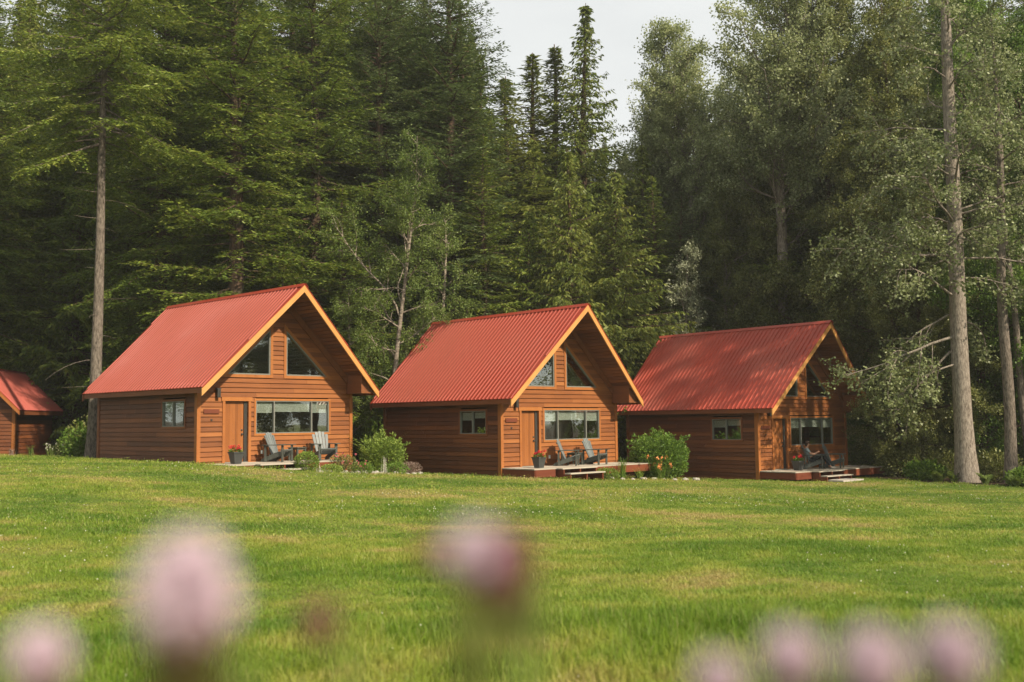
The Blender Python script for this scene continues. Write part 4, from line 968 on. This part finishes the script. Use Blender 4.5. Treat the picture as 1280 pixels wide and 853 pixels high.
def two(wd, fo, bm, lm):
    """wood + foliage joined as one prototype object"""
    n1, n2 = len(wd.vertices), len(fo.vertices); v = np.empty((n1 + n2) * 3, np.float32); a = np.empty(n1 * 3, np.float32); b = np.empty(n2 * 3, np.float32)
    wd.vertices.foreach_get('co', a); fo.vertices.foreach_get('co', b); fa = np.empty(len(wd.loops), np.int32); fb = np.empty(len(fo.loops), np.int32)
    wd.loops.foreach_get('vertex_index', fa); fo.loops.foreach_get('vertex_index', fb)
    me = mesh_np('far_tree', np.r_[a, b].reshape(-1, 3), np.r_[fa, fb + n1].reshape(-1, 4))
    me.materials.append(bm); me.materials.append(lm); me.polygons.foreach_set('material_index', np.r_[np.zeros(len(fa) // 4, np.int32), np.ones(len(fb) // 4, np.int32)])
    return bpy.data.objects.new('p', me)
g4 = np.random.default_rng(3); pts = []; rots = []; scls = []; idx = []
def skyrow(px): return np.interp(px, [-200, 560, 620, 660, 800, 850, 930, 990, 1500], [-300, -250, 110, 130, 180, 180, 160, 20, -300])
for yy in np.arange(56, 100, 3.6):
    for xx in np.arange(-.56 * yy - 6, .62 * yy + 6, 3.3):
        x = xx + g4.normal() * .9; y = yy + g4.normal() * 1.0; px = 640 + x / y * 1290.8
        zt = (524 - skyrow(px) + 14 * g4.random()) / 1290.8 * y + CZ; gz0 = gzf(x, y); k = g4.integers(0, 4); h0 = [27, 26, 20, 15][k]
        hh = min(zt - gz0, 34) * g4.uniform(.78, 1.0)
        if hh < 5: continue
        pts.append((x, y, gz0 - .1)); rots.append((0, 0, g4.random() * 6.3)); s_ = hh / h0; ws = np.clip(s_, .8, 1.15) * (1.1 if k < 2 else 1.2); scls.append((ws, ws, s_)); idx.append(k)
far = gn_scatter('far_wood', pts, rots, scls, idx, [two(*PR['fir1'], M['bark_brown'], M['fir']), two(*PR['fir2'], M['bark_brown'], M['fir_blue']), two(*PR['spr1'], M['bark_brown'], M['fir']), two(*PR['ced2'], M['bark_brown'], M['cedar'])])
tag(far, 'dark conifer forest filling the background behind the trees', 'forest')

# ------------------------------------------------------------------ shrubs, beds, stones
def shrub(nm, x, y, rad, n, leaf, mat, label, cat='shrub', group=None, stems=8, shell=.35, seed=0, lw=1.0, spikes=0, up=.4):
    g5 = np.random.default_rng(1000 + seed); rt = empty(nm, (x, y, gzf(x, y) - .03), g5.random() * 6, label, cat, group); rx, ry, rz_ = rad
    P, D, S, l_, w_ = blob_leaves(n, (rx, ry, rz_), leaf, g5, .02, shell, up, (0, 0, rz_ * .92)); w_ = w_ * lw; parts = [leaf_quads(P, D, S, l_, w_)]
    if spikes:
        for k in range(spikes):      # leafy shoots breaking the outline
            a = g5.random() * 6.3; t = g5.random(); b = np.array([math.cos(a) * rx * .45 * t, math.sin(a) * ry * .45 * t, rz_ * .9]); e = np.array([math.cos(a) * rx * 1.25 * t, math.sin(a) * ry * 1.25 * t, rz_ * (2.35 - .55 * t)]) * np.array([1, 1, g5.uniform(.8, 1.05)])
            m_ = 46; u = g5.random(m_)[:, None]; B = b + (e - b) * u; B[:, 2] += .12 * np.sin(u[:, 0] * 3.1); B += g5.normal(size=B.shape) * leaf * .35
            Dd = nrm((e - b)[None] * .6 + g5.normal(size=B.shape) * .5); Ss = nrm(np.cross(Dd, g5.normal(size=B.shape))); ll = leaf * g5.uniform(.7, 1.3, m_); parts.append(leaf_quads(B, Dd, Ss, ll, ll * .3 * lw))
    add('foliage', mesh_np('foliage', *merge(parts)), rt, M[mat] if isinstance(mat, str) else mat)
    ts = TubeSet()
    for k in range(stems):
        a = g5.random() * 6.3; q = g5.uniform(.3, .75); ts.add(np.array([[0, 0, 0], [math.cos(a) * rx * q * .4, math.sin(a) * ry * q * .4, rz_ * .7], [math.cos(a) * rx * q, math.sin(a) * ry * q, rz_ * 1.5]]), np.array([.016, .012, .004]), 5)
    add('stem', ts.mesh('stem'), rt, M['bark_brown']); return rt
def fronds(nm, x, y, n, Ln, mat, label, cat='plant', group=None, seed=0, wdt=.05, arch=1.0, pinn=True, hgt=1.0, spread=1.0):
    """arching fronds or blades from one rootstock"""
    g5 = np.random.default_rng(2000 + seed); rt = empty(nm, (x, y, gzf(x, y) - .02), 0, label, cat, group); PP = []; DD = []; SS = []; LL = []; WW = []
    for k in range(n):
        a = g5.random() * 6.3; l_ = Ln * g5.uniform(.6, 1.15); m_ = 26 if pinn else 7; s = np.linspace(0.04, 1, m_)
        el = 1.35 * hgt - arch * s * g5.uniform(.7, 1.2); r = np.cumsum(np.cos(el)) / m_ * l_ * spread; z = np.cumsum(np.sin(el)) / m_ * l_
        b = g5.normal(size=2) * .05; C = np.stack([b[0] + r * math.cos(a), b[1] + r * math.sin(a), z], 1); T = nrm(np.gradient(C, axis=0)); lat = nrm(np.cross(T, [0, 0, 1.0]))
        if pinn:
            for sd_ in (-1, 1):
                PP.append(C); DD.append(nrm(lat * sd_ + T * .7 + g5.normal(size=C.shape) * .15)); SS.append(T); q = wdt * 2.4 * np.sin(np.clip(s * 2.9 + .25, 0, 3.1)) + .012; LL.append(q); WW.append(q * .16 + .004)
        else:
            PP.append(C[:-1]); DD.append(nrm(C[1:] - C[:-1])); SS.append(lat[:-1]); q = np.linalg.norm(C[1:] - C[:-1], axis=1) * 1.35; LL.append(q); WW.append(np.full(len(q), wdt) * np.linspace(1, .3, len(q)))
    c = np.concatenate; add('foliage', mesh_np('foliage', *leaf_quads(c(PP), c(DD), c(SS), c(LL), c(WW))), rt, M[mat] if isinstance(mat, str) else mat); return rt
def dots(rt, name, mat, n, rad, z0, z1, size, seed):
    g5 = np.random.default_rng(3000 + seed); parts = []; ts = TubeSet()
    for k in range(n):
        q = g5.normal(size=3) * np.array([rad, rad, 0]) * .6; q[2] = g5.uniform(z0, z1); P, D, S, l_, w_ = blob_leaves(12, (size * .4,) * 3, size * .7, g5, -9, .3, .5, q); parts.append(leaf_quads(P, D, S, l_, w_ * 1.7))
        ts.add(np.array([[q[0] * .6, q[1] * .6, 0], [q[0] * .9, q[1] * .9, q[2] * .6], q]), np.array([.006, .005, .004]), 4)
    add(name, mesh_np(name, *merge(parts)), rt, mat); add('flower_stem', ts.mesh('fs'), rt, M['stem'])
# before the first cabin
shrub('boxwood', at(383, 33.8), 33.8, (.37, .37, .34), 2600, .05, 'yellowleaf', 'small rounded lime-green boxwood before the deck of the cabin nearest the shed', stems=5, shell=.75, seed=1, lw=1.3)
bx0 = Vector((-4.45, 37.0, 0))
shrub('feathery_shrub', at(478, 38.2), 38.2, (.9, .8, .66), 3600, .10, 'yellowleaf', 'tall feathery bright green shrub in the gap between the two left cabins', seed=2, lw=.7, spikes=40)
fronds('sumac_bush', at(470, 37.8), 37.8, 34, 1.9, 'yellowleaf', 'arching fronds rising out of the feathery shrub between the two left cabins', 'plant', None, 3, .05, .95, True, 1.0)
o = shrub('rose_bush', at(428, 35.3), 35.3, (.5, .45, .34), 1500, .055, 'cottondark', 'dark low rose bush with pink blossoms at the left end of the flower bed', seed=4); dots(o, 'blossoms', M['petal_pink'], 16, .42, .35, .72, .045, 4)
o = shrub('flower_clump', at(452, 35.7), 35.7, (.42, .36, .22), 1200, .05, 'shrubleaf', 'low clump with small pink flowers in the middle of the flower bed', seed=5); dots(o, 'blossoms', M['petal_pink'], 14, .34, .22, .48, .04, 5)
shrub('ground_plant', at(412, 34.7), 34.7, (.55, .4, .16), 1100, .06, 'yellowleaf', 'low spreading yellow-green plant at the front left of the flower bed', seed=6, lw=1.2)
shrub('ground_plant', at(492, 36.8), 36.8, (.5, .4, .24), 1100, .06, 'shrubleaf', 'low dark green plant behind the silvery spikes', seed=7)
rt = fronds('lambs_ear', at(480, 36.1), 36.1, 26, .62, 'silverleaf', 'silvery upright spikes in the flower bed', 'plant', None, 8, .018, .25, False, 1.12, .5)
fronds('lambs_ear', at(400, 34.3), 34.3, 14, .30, 'silverleaf', 'short silvery tuft between the boxwood and the flower bed', 'plant', None, 9, .014, .4, False, 1.1, .8)
shrub('smoke_bush', at(512, 37.7), 37.7, (.42, .36, .25), 2400, .035, 'pinkleaf', 'pinkish fuzzy tuft at the right end of the flower bed, against the middle cabin wall', seed=10, lw=.5)
# between the second and third cabins
shrub('green_bush', 5.75, 40.9, (1.28, 1.1, .86), 9500, .10, 'shrubleaf', 'big round green bush before the side wall of the right cabin', seed=11, lw=.9, spikes=90)
o = fronds('daylily', 5.62, 39.55, 90, .95, 'shrubleaf', 'orange daylilies flowering at the foot of the big green bush', 'flower', None, 12, .016, 1.25, False, 1.1, .9); dots(o, 'blossoms', M['petal_orange'], 13, .40, .48, .95, .085, 12)
fronds('grass_clump', at(775, 38.4), 38.4, 110, .78, 'shrubleaf', 'dark upright grassy clump between the middle cabin deck and the big bush', 'plant', None, 13, .014, .5, False, 1.15, .8)
shrub('spirea', at(755, 37.8), 37.8, (.52, .42, .24), 1700, .05, 'yellowleaf', 'low yellow-green spirea at the end of the middle cabin steps', seed=14, lw=1.2)
fronds('grass_clump', at(797, 38.8), 38.8, 60, .5, 'yellowleaf', 'low pale grassy clump left of the daylilies', 'plant', None, 15, .014, .9, False, 1.1, .9)
# stones edging the beds
g6 = np.random.default_rng(9)
def stone(x, y, r, lab, grp):
    mb = MB(); mb.ball((0, 0, 0), (r, r * .8, r * .55), 10, 7)
    V = np.array(mb.v); n = nrm(V); V = V * (1 + .16 * np.sin(n[:, :1] * 5 + x * 9) + .12 * np.cos(n[:, 1:2] * 7 + y * 5)); mb.v = [tuple(q) for q in V]
    o = mb.build('edging_stone', M['stone'], None, True); o.location = (x, y, gzf(x, y) + r * .22); o.rotation_euler = (0, 0, g6.random() * 6); tag(o, lab, 'stone', grp)
for k in range(17):
    t = k / 16; q = 34.25 + 3.5 * t + g6.normal() * .12; stone(at(400 + 124 * t, q), q, g6.uniform(.08, .16), 'pale rounded stone edging the flower bed between the two left cabins', 'stones edging the left flower bed')
for k in range(9):
    t = k / 8; q = 37.7 + 1.7 * t + g6.normal() * .1; stone(at(762 + 104 * t, q), q, g6.uniform(.10, .16), 'pale small stone at the foot of the daylilies and big bush', 'stones edging the right bed')
# beside the shed
shrub('hazel_shrub', -18.5, 44.3, (.95, .8, .72), 2000, .11, 'shrubleaf', 'loose green shrub right of the shed, in front of dark forest', seed=21, shell=.2, spikes=10)
for k, (px, h, lab) in enumerate([(40, .5, 'low dark weeds before the shed side wall'), (66, .62, 'pale flowering weeds at the shed corner, nearest the bush'), (15, .35, 'short dry weeds before the shed front wall'), (100, .4, 'low weeds between shed and pine trunk')]):
    o = fronds('weed_clump', at(px, 42.5), 42.5, 40, h, 'birchleaf' if k != 2 else 'pinkleaf', lab, 'weeds', None, 30 + k, .02, .7, False, 1.15, .9)
    if k == 1: dots(o, 'blossoms', M['petal_white'], 12, .4, .3, .6, .05, 31)
# right edge undergrowth
for k, (px, d, r, lab) in enumerate([(1120, 43.2, (1.3, .9, .62), 'low dark shrub at the deck end of the right cabin'), (1150, 40.6, (.8, .6, .38), 'fern-like shrub left of the thick cottonwood trunk'), (1092, 47, (1.2, .9, .9), 'dark shrub behind the deck of the right cabin'), (1178, 42, (1.0, .8, .6), 'dark shrub close behind the cottonwood trunk'), (1238, 39.8, (1.0, .7, .6), 'leafy shrub between the cottonwood and the mottled trunk'), (1272, 37.0, (.6, .5, .32), 'small green shrub at the right edge before the mottled trunk')]):
    shrub('forest_shrub', at(px, d), d, r, 2600, .10, 'shrubleaf' if k in (1, 5) else 'cottondark', lab, 'shrub', None, seed=40 + k, spikes=8, shell=.2)
for k, (px, d, lab) in enumerate([(1168, 39.2, 'bright fern left of the cottonwood base'), (1186, 38.9, 'small bright fern touching the cottonwood base'), (1226, 37.9, 'small fern right of the cottonwood base'), (1262, 36.4, 'small fern at the right edge of the lawn')]):
    fronds('fern', at(px, d), d, 16, .55, 'birchleaf', lab, 'fern', None, 60 + k, .06, 1.1, True, 1.0)
# undergrowth behind everything: one mass
def small_bush(seed, mat):
    g5 = np.random.default_rng(seed); P, D, S, l_, w_ = blob_leaves(900, (.9, .9, .8), .12, g5, .02, .15, .4, (0, 0, .7)); me = mesh_np('bush', *leaf_quads(P, D, S, l_, w_)); me.materials.append(M[mat]); return bpy.data.objects.new('p', me)
g7 = np.random.default_rng(77); pts = []; rots = []; scls = []; idx = []
for k in range(900):
    y = g7.uniform(44, 66); x = g7.uniform(-.56 * y - 4, .62 * y + 5)
    if lawn_mask(x, y) > .05: continue
    ok = True
    for kk in 'ABC':
        X0, Y0, Z0, a = CAB[kk]; a = R(a); lx = math.cos(a) * (x - X0) + math.sin(a) * (y - Y0); ly = -math.sin(a) * (x - X0) + math.cos(a) * (y - Y0)
        if -1.2 < lx < W + 1.2 and -2.5 < ly < L + 1.2: ok = False
    if abs(x + 23) < 3 and 43 < y < 53: ok = False
    if not ok: continue
    sc = g7.uniform(.5, 1.5); pts.append((x, y, gzf(x, y) - .1)); rots.append((0, 0, g7.random() * 6.3)); scls.append((sc, sc, sc * g7.uniform(.6, 1.3))); idx.append(g7.integers(0, 3))
tag(gn_scatter('undergrowth', pts, rots, scls, idx, [small_bush(1, 'cottondark'), small_bush(2, 'shrubleaf'), small_bush(3, 'birchleaf')]), 'leafy undergrowth on the forest floor between the trunks', 'undergrowth')

# ------------------------------------------------------------------ grass
def grassmat():
    m = NM('grass_blades'); p = patch_nodes(m)
    c = m.ramp(p, [(.34, (.105, .195, .014)), (.47, (.195, .285, .026)), (.58, (.32, .35, .055)), (.68, (.44, .35, .13))])
    isl = m.island(); c = m.mix(m.rng(isl, .80, 1, 0, .8), c, (.36, .31, .13)); c = m.mix(m.rng(isl, .0, .35, .4, 0), c, (.07, .16, .014))
    pr = m.bsdf(c, .5, .3); t = m.n('BsdfTranslucent'); m.l(c, t.inputs[0]); mx = m.n('MixShader'); mx.inputs[0].default_value = .4; m.l(pr, mx.inputs[1]); m.l(t.outputs[0], mx.inputs[2])
    return m.done(mx.outputs[0])
M['grass'] = grassmat()
def tuft(seed, n, hh, wd_, spread, arch):
    """a sod patch of n single blades"""
    g5 = np.random.default_rng(seed); b = np.zeros((n, 3)); b[:, :2] = (g5.random((n, 2)) - .5) * spread
    a = g5.random(n) * 6.3; lean = g5.uniform(.05, 1.0, n) * arch; h = hh * g5.uniform(.45, 1.25, n); out = np.stack([np.cos(a), np.sin(a), np.zeros(n)], 1); sd_ = np.stack([-np.sin(a + g5.normal(size=n)), np.cos(a), np.zeros(n)], 1); w_ = (wd_ * g5.uniform(.6, 1.3, n))[:, None]
    p1 = b + out * (lean * h * .35)[:, None]; p1[:, 2] += h * .6; p2 = b + out * (lean * h * .95)[:, None]; p2[:, 2] += h * (1 - .25 * lean)
    V = np.stack([b - sd_ * w_, b + sd_ * w_, p1 + sd_ * w_ * .8, p1 - sd_ * w_ * .8, p2], 1).reshape(-1, 3); i_ = np.arange(n) * 5
    F4 = np.stack([i_, i_ + 1, i_ + 2, i_ + 3], 1); F3 = np.stack([i_ + 3, i_ + 2, i_ + 4, i_ + 4], 1)
    me = bpy.data.meshes.new('tuft'); me.from_pydata(V.tolist(), [], F4.tolist() + F3[:, :3].tolist()); me.update(); me.materials.append(M['grass']); return bpy.data.objects.new('p', me)
protos = [tuft(1, 110, .105, .0028, .36, .9), tuft(2, 110, .13, .003, .36, .9), tuft(3, 110, .085, .0026, .36, 1.0),
          tuft(4, 90, .075, .0048, .55, 1.0), tuft(5, 90, .065, .0048, .55, 1.1), tuft(6, 90, .055, .009, 1.0, 1.1), tuft(7, 90, .062, .009, 1.0, 1.1)]
g8 = np.random.default_rng(88); pts = []; rots = []; scls = []; idx = []
def hfield(x, y): return .5 + .5 * np.sin(x * .55 + 1.3 * np.sin(y * .31)) * np.sin(y * .83 + .9 * np.sin(x * .4) + 1)
def scatter(y0, y1, step, ids, sl, tall):
    ys = np.arange(y0, y1, step)
    for y in ys:
        hw = y * .53 + 2.2; xs = np.arange(-hw, hw, step); xx = xs + g8.normal(size=len(xs)) * step * .4; yy = y + g8.normal(size=len(xs)) * step * .4
        zz = gz(xx, yy); lm = lawn_mask(xx, yy); hf = hfield(xx, yy)
        for a, b, c_, l_, h_ in zip(xx, yy, zz, lm, hf):
            if l_ < .5: continue
            bad = False
            if b > 30:
                for X0, Y0, cs, sn in CB:
                    lx = cs * (a - X0) + sn * (b - Y0); ly = -sn * (a - X0) + cs * (b - Y0)
                    if -.05 < lx < W + .3 and -1.75 < ly < L + .1: bad = True; break
                    if 1.0 < lx < 2.95 and -3.0 < ly <= -1.75: bad = True; break
            if bad: continue
            pts.append((a, b, c_ - .008)); rots.append((g8.normal() * .06, g8.normal() * .06, g8.random() * 6.28)); s_ = g8.uniform(.8, 1.2); scls.append((s_, s_, s_ * (tall[0] + (tall[1] - tall[0]) * h_) * sl)); idx.append(ids[int(g8.integers(0, len(ids)))])
CB = [(v[0], v[1], math.cos(R(v[3])), math.sin(R(v[3]))) for v in CAB.values()]
scatter(3.2, 8.2, .13, (0, 1, 2), .95, (.6, 1.5)); scatter(8.2, 15, .15, (2, 2, 0), .6, (.5, 1.3)); scatter(15, 25, .22, (3, 4), .62, (.6, 1.25)); scatter(25, 48.5, .40, (5, 6), .68, (.7, 1.2))
gr = gn_scatter('grass', pts, rots, scls, idx, protos); tag(gr, 'mown lawn grass with lush and dry patches', 'grass')
# white clover heads in the lawn
mb = MB(); mb.ball((0, 0, .055), .0065, 8, 6); mc = bpy.data.meshes.new('clover'); mc.from_pydata(mb.v, [], mb.f); mc.update(); mc.materials.append(M['petal_white'])
mb = MB(); mb.ball((0, 0, .05), .0105, 8, 6); mc2 = bpy.data.meshes.new('clover'); mc2.from_pydata(mb.v, [], mb.f); mc2.update(); mc2.materials.append(M['petal_white'])
pts = []; rots = []; scls = []; idx = []
for k in range(1700):
    y = 6 + 32 * g8.random() ** .7; x = g8.uniform(-y * .52, y * .52)
    dn = math.sin(x * .45 + 2) * math.sin(y * .37 + x * .12)
    if dn < -.1 + .5 * g8.random() or lawn_mask(x, y) < .9: continue
    if any(-.1 < c_ * (x - X0) + s_ * (y - Y0) < W + .3 and -2.4 < -s_ * (x - X0) + c_ * (y - Y0) < L for X0, Y0, c_, s_ in CB): continue
    pts.append((x, y, gzf(x, y))); rots.append((0, 0, 0)); q = g8.uniform(.6, 1.2); scls.append((q, q, q)); idx.append(0 if y < 20 else 1)
tag(gn_scatter('clover_blossoms', pts, rots, scls, idx, [bpy.data.objects.new('p', mc), bpy.data.objects.new('p', mc2)]), 'tiny white clover heads dotting the lawn', 'clover')

# ------------------------------------------------------------------ blurred flowers close to the lens
def flower(px, py, d, wpx, hpx, label, seed, tint='lilac', cup=1.0):
    """head about wpx x hpx picture px at d metres: petals over a bracted cup, on a leafy stem down to the lawn"""
    g5 = np.random.default_rng(5000 + seed); r = ROLL; u = px - 640; v = py - 426.5; u0 = u * math.cos(r) + v * math.sin(r); v0 = -u * math.sin(r) + v * math.cos(r)
    P0 = Vector((0, 0, CZ)) + (R0 * (u0 / FPX) + F + U0 * (-v0 / FPX)) * d
    rx = wpx / 2 / FPX * d; rz_ = hpx / 2 / FPX * d; bz = gzf(P0.x, P0.y)
    rt = empty('meadow_flower', (P0.x, P0.y, bz), g5.random() * 6, label, 'flower', 'blurred flowers close to the lens'); zc = P0.z - bz
    P, D, S, l_, w_ = blob_leaves(950, (rx * .62, rx * .62, rz_ * .62), rx * .55, g5, -9, .25, .35, (0, 0, zc)); keep = P[:, 2] > zc - rz_ * .45; add('petals', mesh_np('petals', *leaf_quads(P[keep], D[keep], S[keep], l_[keep], w_[keep])), rt, M[tint])
    P, D, S, l_, w_ = blob_leaves(260, (rx * .55, rx * .55, rz_ * .3), rx * .42, g5, -9, .4, .1, (0, 0, zc - rz_ * .55)); add('lower_petals', mesh_np('lower_petals', *leaf_quads(P, D, S, l_, w_)), rt, M['bud'] if tint == 'bud' else M['mauve'])
    mb = MB(); mb.ball((0, 0, zc - rz_ * .95), (rx * .55 * cup, rx * .55 * cup, rz_ * .42 * cup ** .5), 14, 8); mb.build('calyx', M['bract'], rt, True)
    ts = TubeSet(); k = 14; t = np.linspace(0, 1, k); sx = g5.normal() * .05; C = np.stack([sx * np.sin(t * 3.1), .03 * np.sin(t * 4), t * (zc - rz_ * .9)], 1); ts.add(C, np.full(k, .0030), 6); add('stem', ts.mesh('stem'), rt, M['stem'])
    B = np.repeat(C[3:-2], 2, 0); n = len(B); a = g5.random(n) * 6.3; D = nrm(np.stack([np.cos(a), np.sin(a), np.full(n, .5)], 1)); S = nrm(np.cross(D, [0, 0, 1.0])); add('leaf', mesh_np('leaf', *leaf_quads(B, D, S, np.full(n, .06), np.full(n, .012))), rt, M['stem'])
    a = np.arange(10) * .63; B = np.tile([0, 0, zc - rz_ * 1.15], (10, 1)); D = nrm(np.stack([np.cos(a), np.sin(a), -.9 + .5 * g5.random(10)], 1)); S = nrm(np.cross(D, [0, 0, 1.0])); add('sepal', mesh_np('sepal', *leaf_quads(B, D, S, np.full(10, rx * 1.25 * cup), np.full(10, rx * .3 * cup))), rt, M['bract'])
    return rt
flower(232, 742, .38, 118, 160, 'largest pale lilac out-of-focus flower, lower left', 1, 'lilac', 1.5)
flower(50, 822, .44, 70, 80, 'out-of-focus pale pink flower in the bottom left corner', 2)
flower(630, 702, .425, 70, 92, 'darker mauve half-open flower behind the paler one, right of centre bottom', 10, 'mauve', 1.5)
flower(592, 806, .36, 62, 84, 'pale green unopened out-of-focus bud under the mauve flowers, bottom centre', 11, 'bud')
flower(596, 692, .42, 76, 74, 'out-of-focus lilac flower in front of the darker mauve one, bottom centre', 3)
flower(398, 775, .46, 40, 42, 'small dim brownish out-of-focus flower between the two larger ones', 4, 'mauve')
flower(540, 688, .46, 32, 34, 'small brown out-of-focus bud touching the mauve flower', 5, 'mauve')
flower(897, 850, .44, 62, 56, 'out-of-focus flower lowest of the four at the lower right', 6)
flower(988, 822, .44, 68, 70, 'out-of-focus pale flower second from the left in the lower right group', 7)
flower(1090, 828, .43, 78, 84, 'out-of-focus pale flower third from the left in the lower right group', 8)
flower(1188, 818, .43, 74, 80, 'out-of-focus pale flower rightmost in the lower right group', 9)
# ------------------------------------------------------------------ air
m = NM('thin_haze'); v = m.n('VolumePrincipled'); v.inputs['Color'].default_value = (.93, .94, .90, 1); v.inputs['Density'].default_value = .0005; v.inputs['Anisotropy'].default_value = .2
m.l(v.outputs[0], m.out.inputs['Volume'])
mb = MB(); mb.box(-950, 950, -350, 1560, -6, 45); hz_ = mb.build('haze', m.m); hz_['kind'] = 'stuff'
